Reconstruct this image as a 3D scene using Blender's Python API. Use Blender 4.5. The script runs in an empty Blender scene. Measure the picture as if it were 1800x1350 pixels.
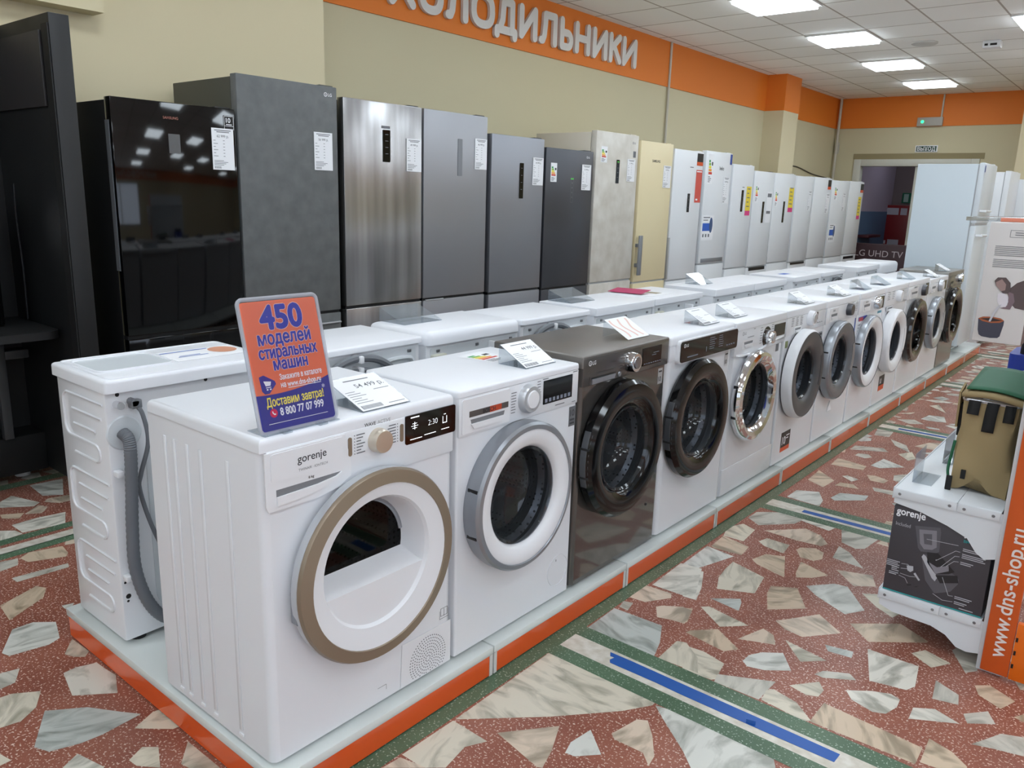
import bpy, bmesh, math, random, re
from mathutils import Matrix, Vector
PI = math.pi
random.seed(7)
SC = bpy.context.scene
COL = SC.collection

# ------------------------------------------------------------------ camera
CAM_Z = 1.432
cd = bpy.data.cameras.new('camera')
cd.sensor_fit = 'HORIZONTAL'; cd.sensor_width = 36.0
cd.lens = 1398.55 / 1800 * 36.0
cd.clip_start = 0.05; cd.clip_end = 100
cam = bpy.data.objects.new('camera', cd); COL.objects.link(cam)
yaw, pit, rol = 0.68531, -0.23230, 0.030326
fw = Vector((-math.sin(yaw)*math.cos(pit), math.cos(yaw)*math.cos(pit), math.sin(pit)))
r0 = Vector((math.cos(yaw), math.sin(yaw), 0)); u0 = r0.cross(fw)
rt = math.cos(rol)*r0 + math.sin(rol)*u0; up = -math.sin(rol)*r0 + math.cos(rol)*u0
cam.matrix_world = Matrix(((rt.x, up.x, -fw.x, 0), (rt.y, up.y, -fw.y, 0), (rt.z, up.z, -fw.z, CAM_Z), (0, 0, 0, 1)))
SC.camera = cam

# ------------------------------------------------------------------ world, exposure
w = bpy.data.worlds.new('world'); SC.world = w; w.use_nodes = True
w.node_tree.nodes['Background'].inputs[0].default_value = (0.75, 0.85, 1.0, 1)
w.node_tree.nodes['Background'].inputs[1].default_value = 0.3
SC.view_settings.view_transform = 'Standard'; SC.view_settings.look = 'None'
SC.view_settings.gamma = 1; SC.view_settings.use_curve_mapping = False
SC.view_settings.exposure = 0.1
LAMP = 11.0

# ------------------------------------------------------------------ materials
def lin(c):
    f = lambda v: v/12.92 if v <= 0.04045 else ((v+0.055)/1.055)**2.4
    return tuple(f(x/255.0) for x in c) + (1.0,)
MATS = {}
def mat(name, rgb, rough=0.5, metal=0.0, coat=0.0, emit=0.0, spec=0.5):
    if name in MATS: return MATS[name]
    m = bpy.data.materials.new(name); m.use_nodes = True
    b = m.node_tree.nodes['Principled BSDF']
    b.inputs['Base Color'].default_value = lin(rgb)
    b.inputs['Roughness'].default_value = rough
    b.inputs['Metallic'].default_value = metal
    b.inputs['Coat Weight'].default_value = coat
    b.inputs['Coat Roughness'].default_value = 0.05
    b.inputs['Specular IOR Level'].default_value = spec
    if emit:
        b.inputs['Emission Color'].default_value = lin(rgb); b.inputs['Emission Strength'].default_value = emit
    MATS[name] = m
    return m
def nodes(m):
    nt = m.node_tree
    return nt, nt.nodes, nt.links, nt.nodes['Principled BSDF']
def clear(name, tint, rough=0.0, ior=1.45, opacity=0.0, body=(255, 255, 255)):
    """thin clear sheet: tinted see-through with mirror reflections by fresnel, plus a little milky body"""
    if name in MATS: return MATS[name]
    m = bpy.data.materials.new(name); m.use_nodes = True
    nt = m.node_tree; N = nt.nodes; L = nt.links; N.clear()
    out = N.new('ShaderNodeOutputMaterial'); tr = N.new('ShaderNodeBsdfTransparent'); gl = N.new('ShaderNodeBsdfGlossy')
    tr.inputs['Color'].default_value = lin(tint); gl.inputs['Roughness'].default_value = rough
    ge = N.new('ShaderNodeNewGeometry'); dt = N.new('ShaderNodeVectorMath'); dt.operation = 'DOT_PRODUCT'
    L.new(ge.outputs['Incoming'], dt.inputs[0]); L.new(ge.outputs['Normal'], dt.inputs[1])
    def mth(op, a, b_):
        n_ = N.new('ShaderNodeMath'); n_.operation = op
        for i_, v in enumerate((a, b_)):
            if v is None: continue
            if isinstance(v, (int, float)): n_.inputs[i_].default_value = v
            else: L.new(v, n_.inputs[i_])
        return n_.outputs[0]
    f0 = ((ior-1)/(ior+1))**2
    fac = mth('ADD', mth('MULTIPLY', mth('POWER', mth('SUBTRACT', 1.0, mth('ABSOLUTE', dt.outputs['Value'], None)), 5.0), 1-f0), f0)
    mx = N.new('ShaderNodeMixShader'); L.new(fac, mx.inputs[0]); L.new(tr.outputs[0], mx.inputs[1]); L.new(gl.outputs[0], mx.inputs[2])
    last = mx
    if opacity:
        df = N.new('ShaderNodeBsdfDiffuse'); df.inputs['Color'].default_value = lin(body)
        m2 = N.new('ShaderNodeMixShader'); m2.inputs[0].default_value = opacity
        L.new(mx.outputs[0], m2.inputs[1]); L.new(df.outputs[0], m2.inputs[2]); last = m2
    L.new(last.outputs[0], out.inputs[0])
    MATS[name] = m
    return m
def add_bump(m, scale, strength, dist=0.002, detail=3, kind='noise', stretch=(1, 1, 1)):
    nt, N, L, b = nodes(m)
    tc = N.new('ShaderNodeTexCoord'); mp = N.new('ShaderNodeMapping'); mp.inputs['Scale'].default_value = stretch
    t = N.new('ShaderNodeTexNoise'); t.inputs['Scale'].default_value = scale; t.inputs['Detail'].default_value = detail
    bp = N.new('ShaderNodeBump'); bp.inputs['Strength'].default_value = strength; bp.inputs['Distance'].default_value = dist
    L.new(tc.outputs['Object'], mp.inputs[0]); L.new(mp.outputs[0], t.inputs['Vector']); L.new(t.outputs['Fac'], bp.inputs['Height']); L.new(bp.outputs[0], b.inputs['Normal'])
def add_mottle(m, a, b2, scale, detail=4, stretch=(1, 1, 1), lo=0.3, hi=0.7, rough=None):
    nt, N, L, b = nodes(m)
    tc = N.new('ShaderNodeTexCoord'); mp = N.new('ShaderNodeMapping'); mp.inputs['Scale'].default_value = stretch
    t = N.new('ShaderNodeTexNoise'); t.inputs['Scale'].default_value = scale; t.inputs['Detail'].default_value = detail
    cr = N.new('ShaderNodeValToRGB'); cr.color_ramp.elements[0].position = lo; cr.color_ramp.elements[1].position = hi
    cr.color_ramp.elements[0].color = lin(a); cr.color_ramp.elements[1].color = lin(b2)
    L.new(tc.outputs['Object'], mp.inputs[0]); L.new(mp.outputs[0], t.inputs['Vector']); L.new(t.outputs['Fac'], cr.inputs[0]); L.new(cr.outputs[0], b.inputs['Base Color'])

WHITE = mat('white_enamel', (226, 228, 232), 0.22, coat=0.3)
WHITE2 = mat('white_plastic', (228, 229, 232), 0.3)
WFRIDGE = mat('white_fridge_paint', (224, 227, 230), 0.3)
LIDW = mat('white_lid', (228, 230, 235), 0.35)
BACKW = mat('galvanised_white_back', (205, 210, 214), 0.4)
PAPER = mat('paper', (236, 237, 240), 0.6)
INK = mat('grey_print', (110, 112, 116), 0.6)
INKB = mat('black_print', (40, 41, 44), 0.6)
BLACK = mat('black_plastic', (14, 14, 15), 0.4)
BLACKG = mat('black_gloss', (5, 5, 6), 0.06, spec=0.45)
BLACKM = mat('black_matt_board', (13, 14, 16), 0.6)
RUBBER = mat('dark_rubber', (26, 27, 28), 0.7)
HOSE = mat('grey_hose', (104, 108, 114), 0.5)
CHROME = mat('chrome', (225, 226, 228), 0.07, metal=1)
STEEL = mat('drum_steel', (120, 122, 126), 0.35, metal=1)
SILVER = mat('silver_plastic', (150, 154, 160), 0.3, metal=0.6)
SILVERL = mat('light_silver', (196, 199, 203), 0.3, metal=0.5)
BRONZE = mat('champagne_ring', (142, 127, 109), 0.35, metal=0.35)
GOLD = mat('champagne_metal', (216, 206, 190), 0.34, metal=0.8)
GREYDOOR = mat('grey_door_plastic', (74, 76, 80), 0.35)
GLASSD = clear('dark_door_glass', (168, 172, 178), 0.0, 1.5, 0.07, (150, 156, 162))
GLASSB = clear('smoked_door_glass', (110, 112, 116), 0.0, 1.35)
ACRYL = clear('clear_acrylic', (243, 246, 248), 0.02, 1.45, 0.06, (225, 232, 240))
ORANGE_L = mat('orange_fascia', (222, 86, 28), 0.18, coat=0.3)
ORANGE_P = mat('orange_post', (205, 88, 30), 0.35)
ORANGE_B = mat('orange_base_panel', (228, 108, 16), 0.4)
DECK = mat('white_deck', (214, 219, 216), 0.25, coat=0.3)
EDGEW = mat('white_edge_strip', (208, 206, 202), 0.4)
SHELFW = mat('white_shelf_steel', (214, 218, 222), 0.3)
SCREW = mat('screw_metal', (140, 142, 146), 0.35, metal=0.8)
LEDW = mat('white_display_light', (235, 240, 245), 0.4, emit=1.0)

# ------------------------------------------------------------------ mesh builder
_TXT = {}
def raw_text(body, bold):
    c = bpy.data.curves.new('txt', 'FONT'); c.body = body; c.size = 1; c.offset = bold; c.resolution_u = 4; c.align_x = 'LEFT'
    o = bpy.data.objects.new('txt', c); COL.objects.link(o)
    me = o.evaluated_get(bpy.context.evaluated_depsgraph_get()).to_mesh()
    vs = [v.co.copy() for v in me.vertices]; fs = [tuple(p.vertices) for p in me.polygons]
    bpy.data.objects.remove(o); bpy.data.curves.remove(c)
    return vs, fs
def text_mesh(body, bold):
    """glyph outlines; three small Cyrillic glyphs of the built-in font fill wrongly and are laid out from bars and a bowl"""
    k = (body, bold)
    if k not in _TXT:
        if not set('ньы') & set(body): vs, fs = raw_text(body, bold)
        else:
            mx = lambda s: max(v.x for v in raw_text(s+'|', 0)[0])
            e0 = mx(''); vs, fs = [], []; pre = ''
            for run in re.split('([ньы])', body):
                if not run: continue
                x = mx(pre)-e0 if pre else 0.0
                if run == 'н':
                    for a, b_, c_, d in ((0.075, 0.163, 0, 0.542), (0.421, 0.509, 0, 0.542), (0.163, 0.421, 0.238, 0.319)):
                        n = len(vs); vs += [Vector((x+q, r, 0)) for q, r in ((a, c_), (b_, c_), (b_, d), (a, d))]; fs.append((n, n+1, n+2, n+3))
                elif run in 'ьы':
                    W_ = max(v.x for v in raw_text(run, 0)[0]); B_r = W_ if run == 'ь' else W_-0.15
                    qs = [[(0.075, 0), (0.163, 0), (0.163, 0.542), (0.075, 0.542)]]
                    if run == 'ы': qs.append([(W_-0.088, 0), (W_, 0), (W_, 0.542), (W_-0.088, 0.542)])
                    ro, ri = 0.165, 0.09; cx_ = B_r-ro
                    qs += [[(0.163, 0), (cx_, 0), (cx_, ro-ri), (0.163, ro-ri)], [(0.163, ro+ri), (cx_, ro+ri), (cx_, 2*ro), (0.163, 2*ro)]]
                    for i in range(10):
                        a, b_ = -PI/2+PI*i/10, -PI/2+PI*(i+1)/10
                        qs.append([(cx_+r_*math.cos(t_), ro+r_*math.sin(t_)) for r_, t_ in ((ri, a), (ro, a), (ro, b_), (ri, b_))])
                    for q in qs: n = len(vs); vs += [Vector((x+u_, v_, 0)) for u_, v_ in q]; fs.append((n, n+1, n+2, n+3))
                elif run.strip():
                    v2, f2 = raw_text(run, bold); n = len(vs); vs += [v+Vector((x, 0, 0)) for v in v2]; fs += [tuple(i+n for i in f) for f in f2]
                pre += run
        x0 = min(v.x for v in vs); x1 = max(v.x for v in vs)
        _TXT[k] = ([Vector((v.x-x0, v.y, 0)) for v in vs], fs, x1-x0)
    return _TXT[k]
def plane_x(x=0.0): return Matrix(((0, 0, 1, x), (1, 0, 0, 0), (0, 1, 0, 0), (0, 0, 0, 1)))      # (u,v) -> (y,z), facing +X
def plane_ny(y=0.0): return Matrix(((1, 0, 0, 0), (0, 0, -1, y), (0, 1, 0, 0), (0, 0, 0, 1)))   # (u,v) -> (x,z), facing -Y
def plane_z(z=0.0, ang=0.0): return Matrix.Translation((0, 0, z)) @ Matrix.Rotation(ang, 4, 'Z')

class MB:
    def __init__(s): s.bm = bmesh.new()
    def box(s, x0, x1, y0, y1, z0, z1, bev=0.0, seg=2, sel=None, M=None):
        b = s.bm
        vs = [b.verts.new((x, y, z)) for x in (x0, x1) for y in (y0, y1) for z in (z0, z1)]
        fs = [b.faces.new([vs[i] for i in q]) for q in ((0, 1, 3, 2), (4, 6, 7, 5), (0, 4, 5, 1), (2, 3, 7, 6), (0, 2, 6, 4), (1, 5, 7, 3))]
        if bev:
            es = {e for f in fs for e in f.edges}
            if sel: es = [e for e in es if sel((e.verts[0].co+e.verts[1].co)/2, e.verts[1].co-e.verts[0].co)]
            n0 = set(b.verts) if M is not None else None
            r = bmesh.ops.bevel(b, geom=list(es), offset=bev, segments=seg, affect='EDGES', profile=0.5)
            vs = list({v for f in r['faces'] for v in f.verts} | {v for v in vs if v.is_valid})
        if M is not None:
            for v in vs: v.co = M @ v.co
        return s
    def poly(s, pts, M=None):
        vs = [s.bm.verts.new(M @ Vector((p[0], p[1], 0)) if M is not None else p) for p in pts]
        s.bm.faces.new(vs); return s
    def prism(s, pts, M, h):
        """2D outline on the plane M, from 0 to h along its normal"""
        a = [s.bm.verts.new(M @ Vector((p[0], p[1], 0))) for p in pts]
        c = [s.bm.verts.new(M @ Vector((p[0], p[1], h))) for p in pts]
        n = len(pts); s.bm.faces.new(a[::-1]); s.bm.faces.new(c)
        for i in range(n): s.bm.faces.new((a[i], a[(i+1) % n], c[(i+1) % n], c[i]))
        return s
    def lathe(s, prof, cen, n=48, axis='x', a0=0.0, a1=2*PI):
        """prof: (r, h) along the axis"""
        full = abs(a1-a0-2*PI) < 1e-6
        rings = []
        for r, h in prof:
            ring = []
            if r < 1e-6:
                P = {'x': (h, 0, 0), 'z': (0, 0, h), 'y': (0, h, 0)}[axis]
                v = s.bm.verts.new((cen[0]+P[0], cen[1]+P[1], cen[2]+P[2])); ring = [v]
            else:
                for i in range(n if full else n+1):
                    a = a0+(a1-a0)*i/n
                    ca, sa = r*math.cos(a), r*math.sin(a)
                    P = {'x': (h, ca, sa), 'z': (ca, sa, h), 'y': (sa, h, ca)}[axis]
                    ring.append(s.bm.verts.new((cen[0]+P[0], cen[1]+P[1], cen[2]+P[2])))
            rings.append(ring)
        for A, B in zip(rings, rings[1:]):
            m = max(len(A), len(B)); k = m if full else m-1
            for i in range(k):
                j = (i+1) % m
                if len(A) == 1 and len(B) == 1: continue
                if len(A) == 1: s.bm.faces.new((A[0], B[i], B[j]))
                elif len(B) == 1: s.bm.faces.new((A[i], B[0], A[j]))
                else: s.bm.faces.new((A[i], B[i], B[j], A[j]))
        return s
    def tube(s, pts, r, n=8, caps=True, rib=0.0):
        pts = [Vector(p) for p in pts]; rings = []
        t0 = (pts[1]-pts[0]).normalized()
        nrm = t0.orthogonal().normalized()
        for i, p in enumerate(pts):
            t = (pts[min(i+1, len(pts)-1)]-pts[max(i-1, 0)]).normalized()
            nrm = (nrm-t*nrm.dot(t)).normalized(); bn = t.cross(nrm)
            rr = r*(1+(rib if i % 2 else 0))
            rings.append([s.bm.verts.new(p+nrm*rr*math.cos(2*PI*k/n)+bn*rr*math.sin(2*PI*k/n)) for k in range(n)])
        for A, B in zip(rings, rings[1:]):
            for k in range(n): s.bm.faces.new((A[k], A[(k+1) % n], B[(k+1) % n], B[k]))
        if caps: s.bm.faces.new(rings[0][::-1]); s.bm.faces.new(rings[-1])
        return s
    def text(s, body, u, v, size, M, bold=0.0, align='l', width=None, sx=1.0):
        vs, fs, wd = text_mesh(body, bold)
        if width: sx = width/(wd*size)
        off = {'l': 0, 'c': wd*size*sx/2, 'r': wd*size*sx}[align]
        nv = [s.bm.verts.new(M @ Vector((u-off+p.x*size*sx, v+p.y*size, 0))) for p in vs]
        for f in fs:
            try: s.bm.faces.new([nv[i] for i in f])
            except ValueError: pass
        return s
    def rect(s, u0, u1, v0, v1, M): return s.poly(((u0, v0), (u1, v0), (u1, v1), (u0, v1)), M)
    def build(s, name, m, parent=None, ang=35, flat=False, solid=True):
        bm = s.bm
        if solid: bmesh.ops.recalc_face_normals(bm, faces=bm.faces[:])
        me = bpy.data.meshes.new(name); bm.to_mesh(me); bm.free()
        for x in (m if isinstance(m, (list, tuple)) else [m]): me.materials.append(x)
        if not flat:
            me.polygons.foreach_set('use_smooth', [True]*len(me.polygons)); me.set_sharp_from_angle(angle=math.radians(ang))
        o = bpy.data.objects.new(name, me); COL.objects.link(o)
        if parent is not None: o.parent = parent
        return o
def flatprint(mb, name, m, parent): return mb.build(name, m, parent, flat=True, solid=False)
def rrect(u0, u1, v0, v1, r, n=5):
    out = []
    for cx, cy, a in ((u1-r, v1-r, 0), (u0+r, v1-r, PI/2), (u0+r, v0+r, PI), (u1-r, v0+r, 3*PI/2)):
        for i in range(n+1): out.append((cx+r*math.cos(a+PI/2*i/n), cy+r*math.sin(a+PI/2*i/n)))
    return out
def smooth(pts, n=6):
    """Catmull-Rom through the points"""
    P = [Vector(p) for p in pts]; P = [2*P[0]-P[1]]+P+[2*P[-1]-P[-2]]; out = []
    for i in range(1, len(P)-2):
        for k in range(n):
            t = k/n; a, b, c, d = P[i-1], P[i], P[i+1], P[i+2]
            out.append(0.5*((2*b)+(c-a)*t+(2*a-5*b+4*c-d)*t*t+(3*b-a-3*c+d)*t**3))
    return out+[P[-2]]

# ------------------------------------------------------------------ scene helpers
def tag(o, label, cat, group=None):
    o['label'] = label; o['category'] = cat
    if group: o['group'] = group
    return o
def thing(name, label, cat, loc=(0, 0, 0), rotz=0.0, group=None):
    o = bpy.data.objects.new(name, None); o.empty_display_size = 0.1; COL.objects.link(o)
    o.location = loc; o.rotation_euler = (0, 0, rotz)
    return tag(o, label, cat, group)
def struct(mb, name, m, label, cat, **k):
    o = mb.build(name, m, None, **k); o['kind'] = 'structure'; return tag(o, label, cat)
# ================================================================== THE SETTING
XW, YF, ZC = -4.59, 13.7, 3.09
XR, YB = 5.6, -5.0
BAND = 2.635
WALLM = mat('beige_wall_paint', (206, 197, 164), 0.75); add_bump(WALLM, 60, 0.12)
ORW = mat('orange_wall_paint', (228, 124, 34), 0.6); add_bump(ORW, 60, 0.1)
PILM = mat('pale_beige_paint', (214, 202, 168), 0.7)

# floor: red terrazzo with marble pieces and green strips
def terrazzo(name, base, base2, chip, lo):
    m = mat(name, base, 0.32, spec=0.35); nt, N, L, b = nodes(m)
    tc = N.new('ShaderNodeTexCoord')
    no = N.new('ShaderNodeTexNoise'); no.inputs['Scale'].default_value = 5; no.inputs['Detail'].default_value = 5
    c1 = N.new('ShaderNodeValToRGB'); c1.color_ramp.elements[0].color = lin(base); c1.color_ramp.elements[1].color = lin(base2)
    c1.color_ramp.elements[0].position = 0.35; c1.color_ramp.elements[1].position = 0.65
    vo = N.new('ShaderNodeTexVoronoi'); vo.inputs['Scale'].default_value = 130; vo.feature = 'F1'
    no2 = N.new('ShaderNodeTexNoise'); no2.inputs['Scale'].default_value = 150; no2.inputs['Detail'].default_value = 1
    c2 = N.new('ShaderNodeValToRGB'); c2.color_ramp.elements[0].position = lo; c2.color_ramp.elements[1].position = lo+0.05
    mx = N.new('ShaderNodeMix'); mx.data_type = 'RGBA'; mx.inputs['B'].default_value = lin(chip)
    L.new(tc.outputs['Object'], no.inputs['Vector']); L.new(tc.outputs['Object'], no2.inputs['Vector'])
    L.new(no.outputs['Fac'], c1.inputs[0]); L.new(no2.outputs['Fac'], c2.inputs[0])
    L.new(c1.outputs[0], mx.inputs['A']); L.new(c2.outputs[0], mx.inputs['Factor']); L.new(mx.outputs['Result'], b.inputs['Base Color'])
    return m
TERR = terrazzo('red_terrazzo', (134, 80, 65), (150, 94, 77), (208, 184, 170), 0.6)
TERG = terrazzo('green_terrazzo', (74, 98, 76), (88, 112, 88), (158, 172, 156), 0.63)
MARB = mat('floor_marble', (205, 198, 180), 0.3, spec=0.35)
nt, N, L, b = nodes(MARB)
ge = N.new('ShaderNodeNewGeometry'); tc = N.new('ShaderNodeTexCoord')
ramp = N.new('ShaderNodeValToRGB'); cr = ramp.color_ramp; cr.interpolation = 'CONSTANT'
cols = [(206, 198, 180), (200, 180, 156), (204, 204, 196), (212, 208, 196), (192, 188, 176), (208, 190, 170), (186, 190, 184), (210, 202, 182)]
cr.elements[0].color = lin(cols[0]); cr.elements[1].position = 1/8; cr.elements[1].color = lin(cols[1])
for i in range(2, 8): e = cr.elements.new(i/8); e.color = lin(cols[i])
mul = N.new('ShaderNodeVectorMath'); mul.operation = 'SCALE'; mul.inputs[0].default_value = (13, 7, 29)
vadd = N.new('ShaderNodeVectorMath'); vadd.operation = 'ADD'
rot = N.new('ShaderNodeVectorRotate'); rot.rotation_type = 'Z_AXIS'
ma = N.new('ShaderNodeMath'); ma.operation = 'MULTIPLY'; ma.inputs[1].default_value = 40
st = N.new('ShaderNodeMapping'); st.inputs['Scale'].default_value = (1, 2.6, 1)
vn = N.new('ShaderNodeTexNoise'); vn.inputs['Scale'].default_value = 6; vn.inputs['Detail'].default_value = 7; vn.inputs['Distortion'].default_value = 1.2
vr = N.new('ShaderNodeValToRGB'); vr.color_ramp.elements[0].position = 0.34; vr.color_ramp.elements[1].position = 0.55
vr.color_ramp.elements[0].color = lin((160, 162, 156)); vr.color_ramp.elements[1].color = (1, 1, 1, 1)
mm = N.new('ShaderNodeMix'); mm.data_type = 'RGBA'; mm.blend_type = 'MULTIPLY'; mm.inputs['Factor'].default_value = 0.75
L.new(ge.outputs['Random Per Island'], ramp.inputs[0]); L.new(ge.outputs['Random Per Island'], mul.inputs['Scale'])
L.new(tc.outputs['Object'], vadd.inputs[0]); L.new(mul.outputs[0], vadd.inputs[1]); L.new(vadd.outputs[0], rot.inputs['Vector'])
L.new(ge.outputs['Random Per Island'], ma.inputs[0]); L.new(ma.outputs[0], rot.inputs['Angle'])
L.new(rot.outputs[0], st.inputs[0]); L.new(st.outputs[0], vn.inputs['Vector']); L.new(vn.outputs['Fac'], vr.inputs[0])
L.new(ramp.outputs[0], mm.inputs['A']); L.new(vr.outputs[0], mm.inputs['B']); L.new(mm.outputs['Result'], b.inputs['Base Color'])
WSTRIP = mat('white_marble_strip', (204, 198, 184), 0.35); add_mottle(WSTRIP, (188, 180, 164), (214, 210, 200), 30)

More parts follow.
